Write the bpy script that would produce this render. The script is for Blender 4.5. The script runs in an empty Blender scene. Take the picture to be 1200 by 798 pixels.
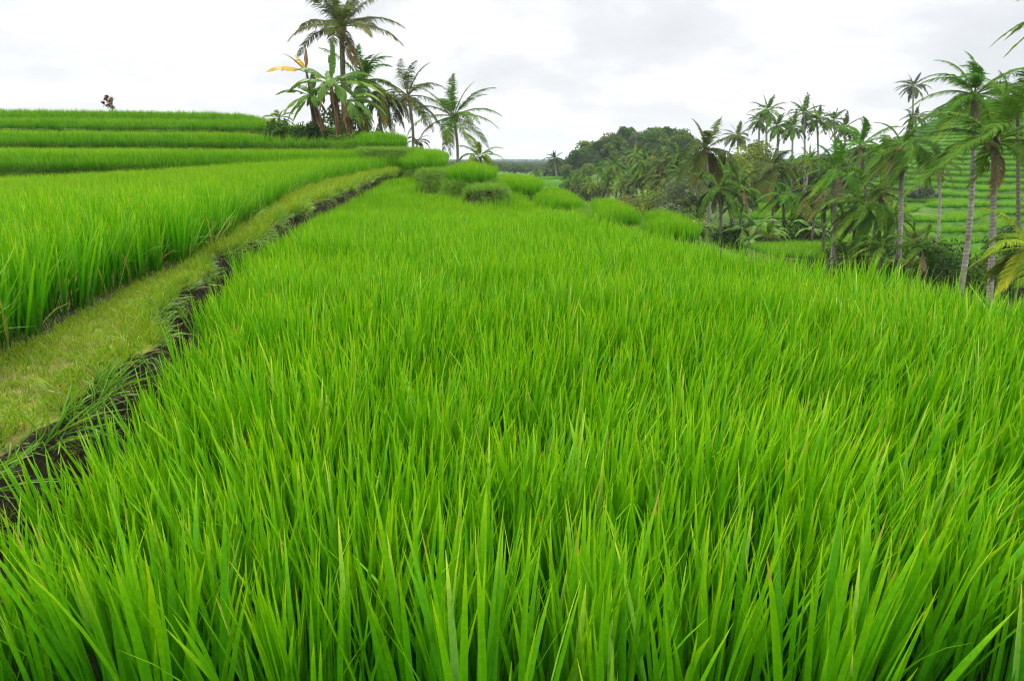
import bpy, bmesh, math, random
import numpy as np

# ------------------------------------------------------------------ basics
sc = bpy.context.scene
COL = sc.collection
R = math.radians
rng = np.random.default_rng(11)
random.seed(5)

CZ = 1.9                      # eye height above the near paddy
PITCH = R(15.3)
SP, CP = math.sin(PITCH), math.cos(PITCH)
FPX = 800.0                   # focal length in photo pixels (1200 wide)

def ray(u, v):
    xi = (u - 600) / FPX; yi = (v - 399) / FPX
    fwd = CP - yi * SP; down = SP + yi * CP
    return xi / fwd, down / fwd
def at_d(u, v, D):
    a, s = ray(u, v)
    return (a * D, D, CZ - s * D)
def at_z(u, v, z):
    a, s = ray(u, v)
    D = 10.0
    for _ in range(40):
        zz = z(D) if callable(z) else z
        D = 0.5 * D + 0.5 * max(0.5, min(60, (CZ - zz) / max(s, 1e-3)))
    return (a * D, D)
def slope_v(v):
    return ray(600, v)[1]

# ------------------------------------------------------------------ helpers
def newmesh(name, verts, faces, mat=None, attrs=None, smooth=False, mats=None, fmat=None):
    """verts Nx3, faces: list of int arrays (M,k)"""
    me = bpy.data.meshes.new(name)
    verts = np.asarray(verts, np.float32)
    if isinstance(faces, np.ndarray): faces = [faces]
    faces = [np.asarray(f, np.int32) for f in faces if len(f)]
    nl = sum(f.size for f in faces); nf = sum(len(f) for f in faces)
    me.vertices.add(len(verts)); me.vertices.foreach_set('co', verts.ravel())
    me.loops.add(nl); me.polygons.add(nf)
    me.loops.foreach_set('vertex_index', np.concatenate([f.ravel() for f in faces]))
    tot = np.concatenate([np.full(len(f), f.shape[1], np.int32) for f in faces])
    st = np.concatenate([[0], np.cumsum(tot)[:-1]]).astype(np.int32)
    me.polygons.foreach_set('loop_start', st)
    try: me.polygons.foreach_set('loop_total', tot)
    except Exception: pass
    if smooth: me.polygons.foreach_set('use_smooth', np.ones(nf, bool))
    if mats:
        for m in mats: me.materials.append(m)
        if fmat is not None: me.polygons.foreach_set('material_index', np.asarray(fmat, np.int32))
    elif mat: me.materials.append(mat)
    me.update(calc_edges=True)
    if attrs:
        for k, a in attrs.items():
            at = me.attributes.new(k, 'FLOAT', 'POINT'); at.data.foreach_set('value', np.asarray(a, np.float32))
    return me

def link(o, parent=None, kind=None, label=None, cat=None, group=None):
    COL.objects.link(o)
    if parent is not None: o.parent = parent
    if kind: o['kind'] = kind
    if label: o['label'] = label
    if cat: o['category'] = cat
    if group: o['group'] = group
    return o
def obj(name, me, parent=None, **k):
    return link(bpy.data.objects.new(name, me), parent, **k)
def thing(name, label, cat, loc=(0, 0, 0), rz=0.0, group=None, scale=1.0):
    o = bpy.data.objects.new(name, None); link(o, None, None, label, cat, group)
    o.location = loc; o.rotation_euler = (0, 0, rz); o.scale = (scale,) * 3
    o.empty_display_size = 0.3
    return o

class MB:
    """collects vertices / faces with a 'tint' and an 'along' value"""
    def __init__(s): s.v = []; s.f = {3: [], 4: []}; s.n = 0; s.t = []; s.a = []
    def add(s, v, f, tint=0.5, along=0.5):
        v = np.asarray(v, float).reshape(-1, 3); f = np.asarray(f, int)
        s.v.append(v)
        s.f[f.shape[1]].append(f + s.n)
        s.t.append(np.broadcast_to(np.asarray(tint, float), (len(v),)))
        s.a.append(np.broadcast_to(np.asarray(along, float), (len(v),)))
        s.n += len(v)
    def tube(s, pts, rad, n=8, tint=0.5, cap=True):
        pts = np.asarray(pts, float); rad = np.broadcast_to(np.asarray(rad, float), (len(pts),))
        T = np.gradient(pts, axis=0); T /= np.linalg.norm(T, axis=1)[:, None] + 1e-9
        ref = np.array([1., 0, 0]) if abs(T[0, 0]) < .8 else np.array([0, 1., 0])
        A = np.cross(T, ref); A /= np.linalg.norm(A, axis=1)[:, None] + 1e-9
        B = np.cross(T, A)
        th = np.linspace(0, 2 * math.pi, n, endpoint=False)
        V = pts[:, None] + rad[:, None, None] * (np.cos(th)[None, :, None] * A[:, None] + np.sin(th)[None, :, None] * B[:, None])
        k = len(pts); i = np.arange(k - 1)[:, None] * n; j = np.arange(n)[None]; j2 = (j + 1) % n
        F = np.stack([i + j, i + j2, i + n + j2, i + n + j], -1).reshape(-1, 4)
        s.add(V.reshape(-1, 3), F, tint, np.repeat(np.linspace(0, 1, k), n))
        if cap:
            c = s.n; s.add([pts[-1] + T[-1] * rad[-1] * .5], np.zeros((0, 3), int), tint, 1)
            base = c - n
            s.f[3].append(np.stack([base + np.arange(n), base + (np.arange(n) + 1) % n, np.full(n, c)], -1))
    def blob(s, c, r, n=8, m=6, tint=.5, noise=.15, g=rng):
        th = np.linspace(0, 2 * math.pi, n, endpoint=False); ph = np.linspace(-1.45, 1.45, m)
        P, T = np.meshgrid(ph, th, indexing='ij')
        d = np.stack([np.cos(P) * np.cos(T), np.cos(P) * np.sin(T), np.sin(P)], -1)
        V = np.asarray(c) + d * np.asarray(r) * (1 + noise * g.uniform(-1, 1, (m, n, 1)))
        i = np.arange(m - 1)[:, None] * n; j = np.arange(n)[None]; j2 = (j + 1) % n
        F = np.stack([i + j, i + j2, i + n + j2, i + n + j], -1).reshape(-1, 4)
        s.add(V.reshape(-1, 3), F, tint, .5)
    def mesh(s, name, mat, smooth=False):
        fs = [np.concatenate(a) for a in s.f.values() if len(a) and sum(len(x) for x in a)]
        return newmesh(name, np.concatenate(s.v), fs, mat, {'tint': np.concatenate(s.t), 'along': np.concatenate(s.a)}, smooth)

# ------------------------------------------------------------------ materials
def mat_new(name):
    m = bpy.data.materials.new(name); m.use_nodes = True
    nt = m.node_tree; nt.nodes.clear()
    return m, nt
def node(nt, t, **k):
    n = nt.nodes.new(t)
    for a, b in k.items(): setattr(n, a, b)
    return n
def ramp(nt, fac, stops, interp='LINEAR'):
    r = node(nt, 'ShaderNodeValToRGB'); r.color_ramp.interpolation = interp
    e = r.color_ramp.elements
    while len(e) < len(stops): e.new(.5)
    for x, (p, c) in zip(e, stops): x.position = p; x.color = (*c, 1)
    nt.links.new(fac, r.inputs[0]); return r.outputs[0]
def noise(nt, scale, detail=3, vec=None, rough=.55):
    n = node(nt, 'ShaderNodeTexNoise'); n.inputs['Scale'].default_value = scale
    n.inputs['Detail'].default_value = detail; n.inputs['Roughness'].default_value = rough
    if vec is not None: nt.links.new(vec, n.inputs['Vector'])
    return n.outputs['Fac']
def pos(nt): return node(nt, 'ShaderNodeNewGeometry').outputs['Position']
def mixc(nt, fac, a, b, mode='MIX'):
    m = node(nt, 'ShaderNodeMix', data_type='RGBA', blend_type=mode)
    for s, v in ((m.inputs[0], fac), (m.inputs[6], a), (m.inputs[7], b)):
        if isinstance(v, bpy.types.NodeSocket): nt.links.new(v, s)
        elif isinstance(v, tuple): s.default_value = (*v, 1)
        else: s.default_value = v
    return m.outputs[2]
def attr(nt, name):
    a = node(nt, 'ShaderNodeAttribute', attribute_name=name); return a.outputs['Fac']
def math_(nt, op, a, b=None):
    m = node(nt, 'ShaderNodeMath', operation=op)
    for i, v in enumerate((a, b)):
        if v is None: continue
        if isinstance(v, bpy.types.NodeSocket): nt.links.new(v, m.inputs[i])
        else: m.inputs[i].default_value = v
    return m.outputs[0]
def out(nt, sh):
    o = node(nt, 'ShaderNodeOutputMaterial'); nt.links.new(sh, o.inputs['Surface'])
def bsdf(nt, col, rough=.6, spec=.3, bump=None):
    b = node(nt, 'ShaderNodeBsdfPrincipled')
    if isinstance(col, tuple): b.inputs['Base Color'].default_value = (*col, 1)
    else: nt.links.new(col, b.inputs['Base Color'])
    b.inputs['Roughness'].default_value = rough
    b.inputs['Specular IOR Level'].default_value = spec
    if bump is not None:
        bp = node(nt, 'ShaderNodeBump'); bp.inputs['Strength'].default_value = bump[1]; bp.inputs['Distance'].default_value = bump[2]
        nt.links.new(bump[0], bp.inputs['Height']); nt.links.new(bp.outputs[0], b.inputs['Normal'])
    return b.outputs[0]
def leafy(nt, col, trans=.4, tcol=None, rough=.5, spec=.25):
    b = bsdf(nt, col, rough, spec)
    t = node(nt, 'ShaderNodeBsdfTranslucent')
    nt.links.new(tcol if tcol is not None else col, t.inputs['Color'])
    m = node(nt, 'ShaderNodeMixShader'); m.inputs[0].default_value = trans
    nt.links.new(b, m.inputs[1]); nt.links.new(t.outputs[0], m.inputs[2])
    return m.outputs[0]

def rice_material(name, base, mid, tip, dryc=(.29, .30, .07), pale=(2.1, 1.35, 14.)):
    m, nt = mat_new(name)
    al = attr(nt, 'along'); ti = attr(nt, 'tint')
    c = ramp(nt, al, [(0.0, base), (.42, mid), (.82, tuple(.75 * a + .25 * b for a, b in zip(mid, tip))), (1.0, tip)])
    # each leaf differs: some yellower, some bluish
    lv = ramp(nt, ti, [(0.0, (.60, .80, .9)), (.35, (.86, .97, .8)), (.7, (1.05, 1.04, .7)), (.90, (1.35, 1.10, .7)), (.905, pale), (.938, pale), (.94, (1, 1, 1)), (1, (1, 1, 1))])
    c = mixc(nt, 1.0, c, lv, 'MULTIPLY')
    # broad patches of the field
    p = noise(nt, .35, 3, pos(nt))
    c = mixc(nt, 1.0, c, ramp(nt, p, [(.3, (.86, .92, .85)), (.7, (1.12, 1.06, 1.0))]), 'MULTIPLY')
    # withered tips on some leaves
    wt = math_(nt, 'MULTIPLY', math_(nt, 'GREATER_THAN', al, .90), math_(nt, 'MULTIPLY', math_(nt, 'GREATER_THAN', ti, .70), math_(nt, 'LESS_THAN', ti, .735)))
    c = mixc(nt, wt, c, (.28, .29, .03))
    # faint streaks and blotches along the leaf
    st_ = noise(nt, 55, 3, pos(nt)); c = mixc(nt, 1.0, c, ramp(nt, st_, [(.3, (.80, .86, .85)), (.7, (1.16, 1.10, 1.1))]), 'MULTIPLY')
    dry = math_(nt, 'GREATER_THAN', ti, .945)
    c = mixc(nt, dry, c, dryc)
    tc = mixc(nt, 1.0, c, (1.25, 1.1, .5), 'MULTIPLY')
    out(nt, leafy(nt, c, .32, tc, .42, .16)); return m

M = {}
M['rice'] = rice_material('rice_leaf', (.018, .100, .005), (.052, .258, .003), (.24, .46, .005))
M['rice_far'] = rice_material('rice_leaf_far', (.028, .122, .005), (.076, .270, .004), (.24, .42, .006))
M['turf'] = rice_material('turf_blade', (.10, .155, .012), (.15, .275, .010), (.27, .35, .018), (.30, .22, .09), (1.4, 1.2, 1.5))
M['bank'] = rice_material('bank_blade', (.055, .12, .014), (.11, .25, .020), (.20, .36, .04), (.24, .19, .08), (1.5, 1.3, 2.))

def soil_material(name, a, b, c, wet=.5):
    m, nt = mat_new(name)
    n1 = noise(nt, 3, 6, pos(nt), .65); n2 = noise(nt, 28, 4, pos(nt))
    col = ramp(nt, n1, [(.3, a), (.55, b), (.75, c)])
    h = math_(nt, 'ADD', math_(nt, 'MULTIPLY', n1, 2.), n2)
    out(nt, bsdf(nt, col, wet, .3, (h, .8, .05))); return m
M['soil'] = soil_material('dark_soil', (.018, .013, .009), (.035, .025, .017), (.060, .045, .030), .75)
M['mud'] = soil_material('paddy_mud', (.010, .009, .005), (.018, .015, .009), (.028, .024, .014), .95)

def bank_material():
    m, nt = mat_new('terrace_earth')
    n1 = noise(nt, 1.3, 5, pos(nt)); n2 = noise(nt, 20, 4, pos(nt))
    c = ramp(nt, n1, [(.3, (.05, .10, .014)), (.55, (.08, .15, .018)), (.70, (.08, .09, .025)), (.8, (.05, .04, .02))])
    out(nt, bsdf(nt, c, .9, .1, (n2, .8, .05))); return m
M['bank_earth'] = bank_material()
M['bank_dark'] = soil_material('bank_soil', (.016, .014, .008), (.035, .040, .014), (.06, .08, .02), .9)
def path_material():
    m, nt = mat_new('path_earth')
    n1 = noise(nt, 2.2, 5, pos(nt), .6); n2 = noise(nt, 40, 4, pos(nt))
    c = ramp(nt, n1, [(.34, (.11, .17, .014)), (.5, (.16, .18, .022)), (.6, (.19, .15, .06)), (.72, (.09, .065, .035))])
    out(nt, bsdf(nt, c, .9, .1, (n2, .8, .02))); return m
M['path'] = path_material()
def ground_material():
    m, nt = mat_new('hillside_ground')
    n1 = noise(nt, .06, 5, pos(nt)); n2 = noise(nt, .5, 5, pos(nt)); n3 = noise(nt, 3., 4, pos(nt))
    c = ramp(nt, n2, [(.3, (.035, .06, .012)), (.5, (.055, .10, .015)), (.7, (.09, .13, .03))])
    g = ramp(nt, n1, [(.35, (.03, .075, .012)), (.65, (.07, .16, .015))])
    c = mixc(nt, .5, c, g)
    # paddies on the levelled steps
    t = attr(nt, 'paddy')
    pg = ramp(nt, n2, [(.3, (.045, .15, .008)), (.7, (.07, .20, .010))])
    c = mixc(nt, t, c, pg)
    out(nt, bsdf(nt, c, .9, .1, (n3, .5, .2))); return m
M['ground'] = ground_material()

def foliage(name, dark, mid, light, trans=.24, rough=.6, spec=.05, dry=None):
    m, nt = mat_new(name)
    ti = attr(nt, 'tint')
    c = ramp(nt, ti, [(0, dark), (.5, mid), (.97, light), (1., dry or light)])
    n = noise(nt, .9, 2, pos(nt))
    c = mixc(nt, 1., c, ramp(nt, n, [(.3, (.75, .8, .8)), (.7, (1.2, 1.12, 1.)) ]), 'MULTIPLY')
    tc = mixc(nt, 1., c, (1.3, 1.15, .6), 'MULTIPLY')
    out(nt, leafy(nt, c, trans, tc, rough, spec)); return m
M['palm'] = foliage('palm_leaf', (.030, .085, .008), (.072, .175, .009), (.22, .26, .014))
M['palm_olive'] = foliage('palm_leaf_olive', (.036, .062, .012), (.078, .118, .015), (.20, .18, .03))
M['palm_yellow'] = foliage('palm_leaf_yellow', (.06, .14, .008), (.15, .24, .010), (.38, .34, .02))
M['palm_bright'] = foliage('palm_leaf_bright', (.032, .12, .006), (.07, .20, .007), (.24, .30, .014))
M['palm_dead'] = foliage('palm_leaf_dead', (.10, .07, .035), (.20, .14, .07), (.34, .27, .16), .2, .8, .1)
M['tree_a'] = foliage('tree_leaf_mid', (.022, .065, .009), (.058, .135, .014), (.15, .23, .022))
M['tree_b'] = foliage('tree_leaf_dark', (.013, .042, .009), (.030, .082, .014), (.08, .15, .02))
M['tree_c'] = foliage('tree_leaf_olive', (.05, .07, .02), (.10, .13, .03), (.22, .22, .05))
M['tree_d'] = foliage('tree_leaf_yellow', (.04, .09, .012), (.11, .18, .018), (.30, .30, .03))
M['tree_e'] = foliage('tree_leaf_grey', (.04, .065, .035), (.08, .12, .06), (.16, .20, .10))
M['tree_far'] = foliage('tree_leaf_far', (.02, .05, .012), (.045, .09, .018), (.09, .15, .03))
M['rust'] = foliage('rusty_leaf', (.06, .025, .012), (.13, .06, .025), (.22, .12, .05))
M['banana'] = foliage('banana_leaf', (.048, .125, .010), (.10, .22, .018), (.20, .32, .045), .35, .45, .18)
M['banana_yellow'] = foliage('banana_leaf_yellow', (.45, .30, .02), (.60, .42, .025), (.62, .46, .06), .4, .5, .15)
M['banana_dead'] = foliage('banana_leaf_dry', (.08, .045, .025), (.19, .12, .065), (.33, .24, .14), .15, .85, .1)

def bark(name, a, b, c, rings=True):
    m, nt = mat_new(name)
    al = attr(nt, 'along')
    n1 = noise(nt, 6, 5, pos(nt)); n2 = noise(nt, 1.2, 3, pos(nt))
    f = math_(nt, 'ADD', math_(nt, 'MULTIPLY', n1, .6), math_(nt, 'MULTIPLY', n2, .4))
    c_ = ramp(nt, f, [(.32, a), (.5, b), (.68, c)])
    h = n1
    if rings:
        w = math_(nt, 'SINE', math_(nt, 'MULTIPLY', al, 330.0))
        c_ = mixc(nt, math_(nt, 'MULTIPLY', math_(nt, 'GREATER_THAN', w, .75), .55), c_, a)
        h = math_(nt, 'ADD', n1, math_(nt, 'MULTIPLY', w, .3))
    out(nt, bsdf(nt, c_, .85, .15, (h, .6, .04))); return m
M['trunk_pale'] = bark('coconut_bark_pale', (.17, .15, .12), (.30, .27, .23), (.44, .41, .36))
M['trunk_dark'] = bark('coconut_bark_dark', (.07, .055, .04), (.14, .115, .085), (.24, .20, .15))
M['trunk_mossy'] = bark('coconut_bark_mossy', (.07, .065, .03), (.13, .13, .06), (.22, .20, .12))
M['bark'] = bark('tree_bark', (.05, .04, .03), (.12, .10, .075), (.24, .21, .17), False)
M['bark_pale'] = bark('tree_bark_pale', (.14, .12, .09), (.26, .23, .18), (.38, .34, .28), False)
M['stem_green'] = bark('banana_stem_green', (.05, .08, .02), (.11, .16, .04), (.16, .20, .07), False)
m, nt = mat_new('coconut_husk'); out(nt, bsdf(nt, ramp(nt, attr(nt, 'tint'), [(0, (.16, .10, .03)), (.5, (.26, .22, .04)), (1, (.12, .20, .03))]), .5, .3)); M['nut'] = m
m, nt = mat_new('flower'); out(nt, bsdf(nt, ramp(nt, noise(nt, 4, 3, pos(nt)), [(.3, (.10, .03, .03)), (.7, (.28, .14, .10))]), .6, .2)); M['flower'] = m
m, nt = mat_new('house_wall'); out(nt, bsdf(nt, ramp(nt, noise(nt, 1, 3, pos(nt)), [(.3, (.55, .52, .47)), (.7, (.7, .67, .62))]), .8, .2)); M['house_wall'] = m
m, nt = mat_new('house_roof'); out(nt, bsdf(nt, ramp(nt, noise(nt, 2, 3, pos(nt)), [(.3, (.16, .09, .07)), (.7, (.24, .15, .12))]), .8, .2)); M['house_roof'] = m
m, nt = mat_new('house_dark'); out(nt, bsdf(nt, (.03, .03, .03), .3, .5)); M['house_dark'] = m

# ------------------------------------------------------------------ terrain heights
# at each bearing (photo column) : distance -> photo row of the ground, converted to heights
TAB = {
 -500: [(4, None, -1.0), (20, None, .2), (30, None, .9), (60, None, 2.5), (120, None, 3), (400, 190, 0), (1500, 192, 0), (6000, 188, 0)],
  300: [(4, None, -1.0), (20, None, -.4), (30, None, .3), (60, None, 1.8), (120, None, 0), (400, 196, 0), (1500, 192, 0), (6000, 188, 0)],
  480: [(4, None, -1.0), (20, None, -.6), (32, None, .2), (46, None, .9), (80, 205, 0), (200, 200, 0), (400, 197, 0), (1500, 192, 0), (6000, 188, 0)],
  560: [(4, None, -1.0), (20, None, -.8), (32, None, -.4), (46, None, .0), (80, 210, 0), (200, 204, 0), (400, 198, 0), (1500, 192, 0), (6000, 188, 0)],
  620: [(4, None, -1.0), (20, None, -1.0), (30, None, -1.2), (45, 240, 0), (60, 246, 0), (90, 238, 0), (130, 226, 0), (200, 213, 0), (300, 204, 0), (600, 197, 0), (1500, 192, 0), (6000, 188, 0)],
  660: [(4, None, -1.0), (14, None, -1.2), (24, None, -1.6), (45, 266, 0), (60, 262, 0), (90, 248, 0), (120, 236, 0), (160, 222, 0), (200, 212, 0), (300, 203, 0), (600, 197, 0), (1500, 192, 0), (6000, 188, 0)],
  710: [(4, None, -1.0), (12, None, -1.4), (20, 300, 0), (30, 290, 0), (45, 280, 0), (60, 270, 0), (90, 252, 0), (120, 239, 0), (160, 216, 0), (200, 194, 0), (235, 181, 0), (300, 181, 0), (600, 192, 0), (1500, 192, 0), (6000, 188, 0)],
  800: [(4, None, -1.0), (12, None, -2.0), (20, 330, 0), (30, 320, 0), (45, 302, 0), (60, 282, 0), (90, 256, 0), (120, 241, 0), (160, 222, 0), (200, 200, 0), (240, 187, 0), (300, 188, 0), (600, 194, 0), (1500, 192, 0), (6000, 188, 0)],
  850: [(4, None, -1.0), (10, None, -1.8), (20, 345, 0), (30, 330, 0), (45, 314, 0), (60, 290, 0), (90, 262, 0), (120, 245, 0), (160, 225, 0), (200, 207, 0), (260, 197, 0), (400, 196, 0), (1500, 192, 0), (6000, 188, 0)],
  920: [(4, None, -1.0), (10, None, -2.2), (20, 360, 0), (30, 345, 0), (40, 328, 0), (50, 309, 0), (64, 289, 0), (90, 258, 0), (120, 236, 0), (160, 217, 0), (220, 200, 0), (300, 192, 0), (1500, 192, 0), (6000, 188, 0)],
 1000: [(4, None, -1.0), (9, None, -2.2), (20, 378, 0), (30, 356, 0), (45, 324, 0), (60, 297, 0), (90, 258, 0), (120, 232, 0), (160, 200, 0), (200, 182, 0), (300, 180, 0), (1500, 192, 0), (6000, 188, 0)],
 1060: [(4, None, -1.2), (8, None, -2.2), (20, 380, 0), (30, 352, 0), (45, 328, 0), (60, 306, 0), (80, 275, 0), (110, 228, 0), (150, 174, 0), (200, 142, 0), (300, 150, 0), (1500, 192, 0), (6000, 188, 0)],
 1120: [(4, None, -1.3), (8, None, -2.3), (20, 395, 0), (30, 364, 0), (45, 336, 0), (60, 312, 0), (80, 275, 0), (110, 211, 0), (150, 152, 0), (190, 122, 0), (300, 130, 0), (1500, 192, 0), (6000, 188, 0)],
 1200: [(4, None, -1.4), (8, None, -2.5), (20, 410, 0), (30, 375, 0), (45, 346, 0), (60, 320, 0), (80, 278, 0), (110, 207, 0), (150, 143, 0), (190, 106, 0), (300, 115, 0), (1500, 192, 0), (6000, 188, 0)],
 1700: [(4, None, -1.4), (8, None, -2.5), (20, 430, 0), (30, 390, 0), (45, 352, 0), (60, 320, 0), (80, 278, 0), (110, 212, 0), (150, 150, 0), (190, 112, 0), (300, 120, 0), (1500, 192, 0), (6000, 188, 0)],
}
TU = np.array(sorted(TAB)); TT = (TU - 600) / FPX / .99
LD = np.linspace(math.log(3), math.log(7000), 400)
ZT = []
for u in sorted(TAB):
    D = np.array([r[0] for r in TAB[u]], float)
    Z = np.array([r[2] if r[1] is None else CZ - slope_v(r[1]) * r[0] for r in TAB[u]])
    z = np.interp(np.exp(LD), D, Z)
    k = np.exp(-np.linspace(-2, 2, 15) ** 2); k /= k.sum()
    zp = np.pad(z, 7, mode='edge'); z = np.convolve(zp, k, 'valid')
    ZT.append(z)
ZT = np.array(ZT)
TTf = np.linspace(TT[0], TT[-1], 400)
ZF = np.array([np.interp(TTf, TT, ZT[:, j]) for j in range(len(LD))]).T
k = np.exp(-np.linspace(-2, 2, 13) ** 2); k /= k.sum()
ZF = np.apply_along_axis(lambda c: np.convolve(np.pad(c, 6, mode='edge'), k, 'valid'), 0, ZF)

def vnoise(x, y, seed=0):
    xi = np.floor(x); yi = np.floor(y); fx = x - xi; fy = y - yi
    fx = fx * fx * (3 - 2 * fx); fy = fy * fy * (3 - 2 * fy)
    def h(a, b):
        s = np.sin(a * 127.1 + b * 311.7 + seed * 74.7) * 43758.5453
        return s - np.floor(s)
    return (h(xi, yi) * (1 - fx) + h(xi + 1, yi) * fx) * (1 - fy) + (h(xi, yi + 1) * (1 - fx) + h(xi + 1, yi + 1) * fx) * fy
def base_z(x, y):
    x = np.asarray(x, float); y = np.asarray(y, float)
    D = np.clip(y, 3.01, 6900); t = np.clip(x / D, TTf[0], TTf[-1] - 1e-6)
    i = (t - TTf[0]) / (TTf[1] - TTf[0]); j = (np.log(D) - LD[0]) / (LD[1] - LD[0])
    i0 = np.clip(i.astype(int), 0, len(TTf) - 2); j0 = np.clip(j.astype(int), 0, len(LD) - 2)
    fi = i - i0; fj = j - j0
    z = (ZF[i0, j0] * (1 - fi) + ZF[i0 + 1, j0] * fi) * (1 - fj) + (ZF[i0, j0 + 1] * (1 - fi) + ZF[i0 + 1, j0 + 1] * fi) * fj
    return z
def smooth(a, b, x):
    t = np.clip((x - a) / (b - a), 0, 1); return t * t * (3 - 2 * t)
STEP = .85
def terr_w(x, y):
    """1 where the far hillside is cut into paddies"""
    D = np.maximum(y, 3); t = x / D
    a = smooth(.30, .33, t) * smooth(52, 60, D) * (1 - smooth(225, 235, D))
    b = smooth(.02, .035, t) * (1 - smooth(.085, .10, t)) * smooth(165, 175, D) * (1 - smooth(290, 310, D))
    return np.maximum(a, b)
def q_of(x, y):
    z = base_z(x, y)
    return (z + 2.4 * (vnoise(x / 17, y / 17, 3) - .5) + 1.0 * (vnoise(x / 6.3, y / 6.3, 5) - .5)) / STEP, z
def ground_z(x, y):
    x = np.asarray(x, float); y = np.asarray(y, float)
    q, z = q_of(x, y)
    fl = np.floor(q); fr = q - fl
    zt = (fl + smooth(.80, 1.0, fr)) * STEP
    w = terr_w(x, y)
    rough = .25 * (vnoise(x / 3, y / 3, 9) - .5) * smooth(10, 40, y)
    return z * (1 - w) + zt * w + rough * (1 - w)
def gz(x, y): return float(ground_z(np.array([x]), np.array([y]))[0])

def build_ground():
    Ds = np.concatenate([np.linspace(-9, 50, 60), np.arange(50.6, 190, .6), np.linspace(191, 310, 120), np.exp(np.linspace(math.log(313), math.log(6500), 70))])
    As = np.concatenate([np.linspace(-1.5, .0, 60), np.linspace(.006, .95, 260), np.linspace(.96, 1.5, 20)])
    A, D = np.meshgrid(As, Ds, indexing='ij')
    X = A * (D + 10.5 * (D < 1e9)); Y = D
    Z = ground_z(X, Y)
    q, _ = q_of(X, Y); fr = q - np.floor(q)
    pad = smooth(.8, 1, terr_w(X, Y)) * (1 - smooth(.74, .80, fr))
    n, m_ = A.shape
    i = np.arange(n - 1)[:, None] * m_; j = np.arange(m_ - 1)[None]
    F = np.stack([i + j, i + m_ + j, i + m_ + j + 1, i + j + 1], -1).reshape(-1, 4)
    me = newmesh('ground', np.stack([X, Y, Z], -1).reshape(-1, 3), F, M['ground'], {'paddy': pad.ravel()}, True)
    obj('ground', me, kind='structure')
build_ground()

# ------------------------------------------------------------------ terraces
def inside(poly, P):
    poly = np.asarray(poly, float); x, y = P[:, 0], P[:, 1]
    r = np.zeros(len(P), bool); n = len(poly)
    for i in range(n):
        x1, y1 = poly[i]; x2, y2 = poly[(i + 1) % n]
        if y1 == y2: continue
        c = ((y1 > y) != (y2 > y)) & (x < (x2 - x1) * (y - y1) / (y2 - y1) + x1)
        r ^= c
    return r
def dist_edge(poly, P, closed=True):
    poly = np.asarray(poly, float); d = np.full(len(P), 1e9)
    for i in range(len(poly) if closed else len(poly) - 1):
        a = poly[i]; b = poly[(i + 1) % len(poly)]; ab = b - a
        t = np.clip(((P - a) @ ab) / max(ab @ ab, 1e-9), 0, 1)
        d = np.minimum(d, np.linalg.norm(P - (a + t[:, None] * ab), axis=1))
    return d
def resample(poly, step, closed=True):
    poly = np.asarray(poly, float); o = []
    for i in range(len(poly) if closed else len(poly) - 1):
        a = poly[i]; b = poly[(i + 1) % len(poly)]
        n = max(1, int(np.linalg.norm(b - a) / step))
        o += [a + (b - a) * k / n for k in range(n)]
    if not closed: o.append(poly[-1])
    return np.array(o)
def rounded(poly, it=2):
    p = np.asarray(poly, float)
    for _ in range(it):
        q = np.roll(p, -1, 0)
        p = np.stack([p * .75 + q * .25, p * .25 + q * .75], 1).reshape(-1, 2)
    return p
def zf(z): return z if callable(z) else (lambda x, y: np.full(np.shape(x), float(z)))

def slab(name, poly, z, depth, mtop, mside, step=.35, jag=.06, slope=.25, label=None, cat=None, kind='structure'):
    z = zf(z); p = resample(poly, step); n = len(p)
    nx = np.roll(p, -1, 0) - np.roll(p, 1, 0); L = np.linalg.norm(nx, axis=1)[:, None] + 1e-9
    area = np.sum(p[:, 0] * np.roll(p[:, 1], -1) - np.roll(p[:, 0], -1) * p[:, 1])
    nrm = np.stack([nx[:, 1], -nx[:, 0]], 1) / L * (1 if area > 0 else -1)
    p = p + nrm * rng.uniform(-jag, jag, (n, 1))
    rows = [0, .06, .18, .35, .6, 1.0, depth]
    V = []
    zt = z(p[:, 0], p[:, 1])
    for r in rows:
        off = slope * min(r, 1.0) + (jag * rng.uniform(-.8, .8, (n, 1)) if r > 0 else 0)
        q = p + nrm * off
        V.append(np.column_stack([q, zt - r + (rng.uniform(-.03, .03, n) if r > 0 else 0)]))
    V = np.concatenate(V); K = len(rows)
    i = np.arange(K - 1)[:, None] * n; j = np.arange(n)[None]; j2 = (j + 1) % n
    F = np.stack([i + j, i + n + j, i + n + j2, i + j2], -1).reshape(-1, 4)
    if area < 0: F = F[:, ::-1]
    bm = bmesh.new()
    vs = [bm.verts.new(V[k]) for k in range(n)]
    es = [bm.edges.new((vs[k], vs[(k + 1) % n])) for k in range(n)]
    bmesh.ops.triangle_fill(bm, use_beauty=True, edges=es)
    bm.verts.index_update()
    T = np.array([[v.index for v in f.verts] for f in bm.faces if len(f.verts) == 3], int).reshape(-1, 3)
    bm.free()
    a = V[T]; cr = np.cross(a[:, 1] - a[:, 0], a[:, 2] - a[:, 0])[:, 2]
    T[cr < 0] = T[cr < 0][:, ::-1]
    me = newmesh(name, V, [F, T], mats=[mside, mtop], fmat=np.concatenate([np.zeros(len(F)), np.ones(len(T))]))
    return obj(name, me, kind=kind, label=label, cat=cat)

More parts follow.
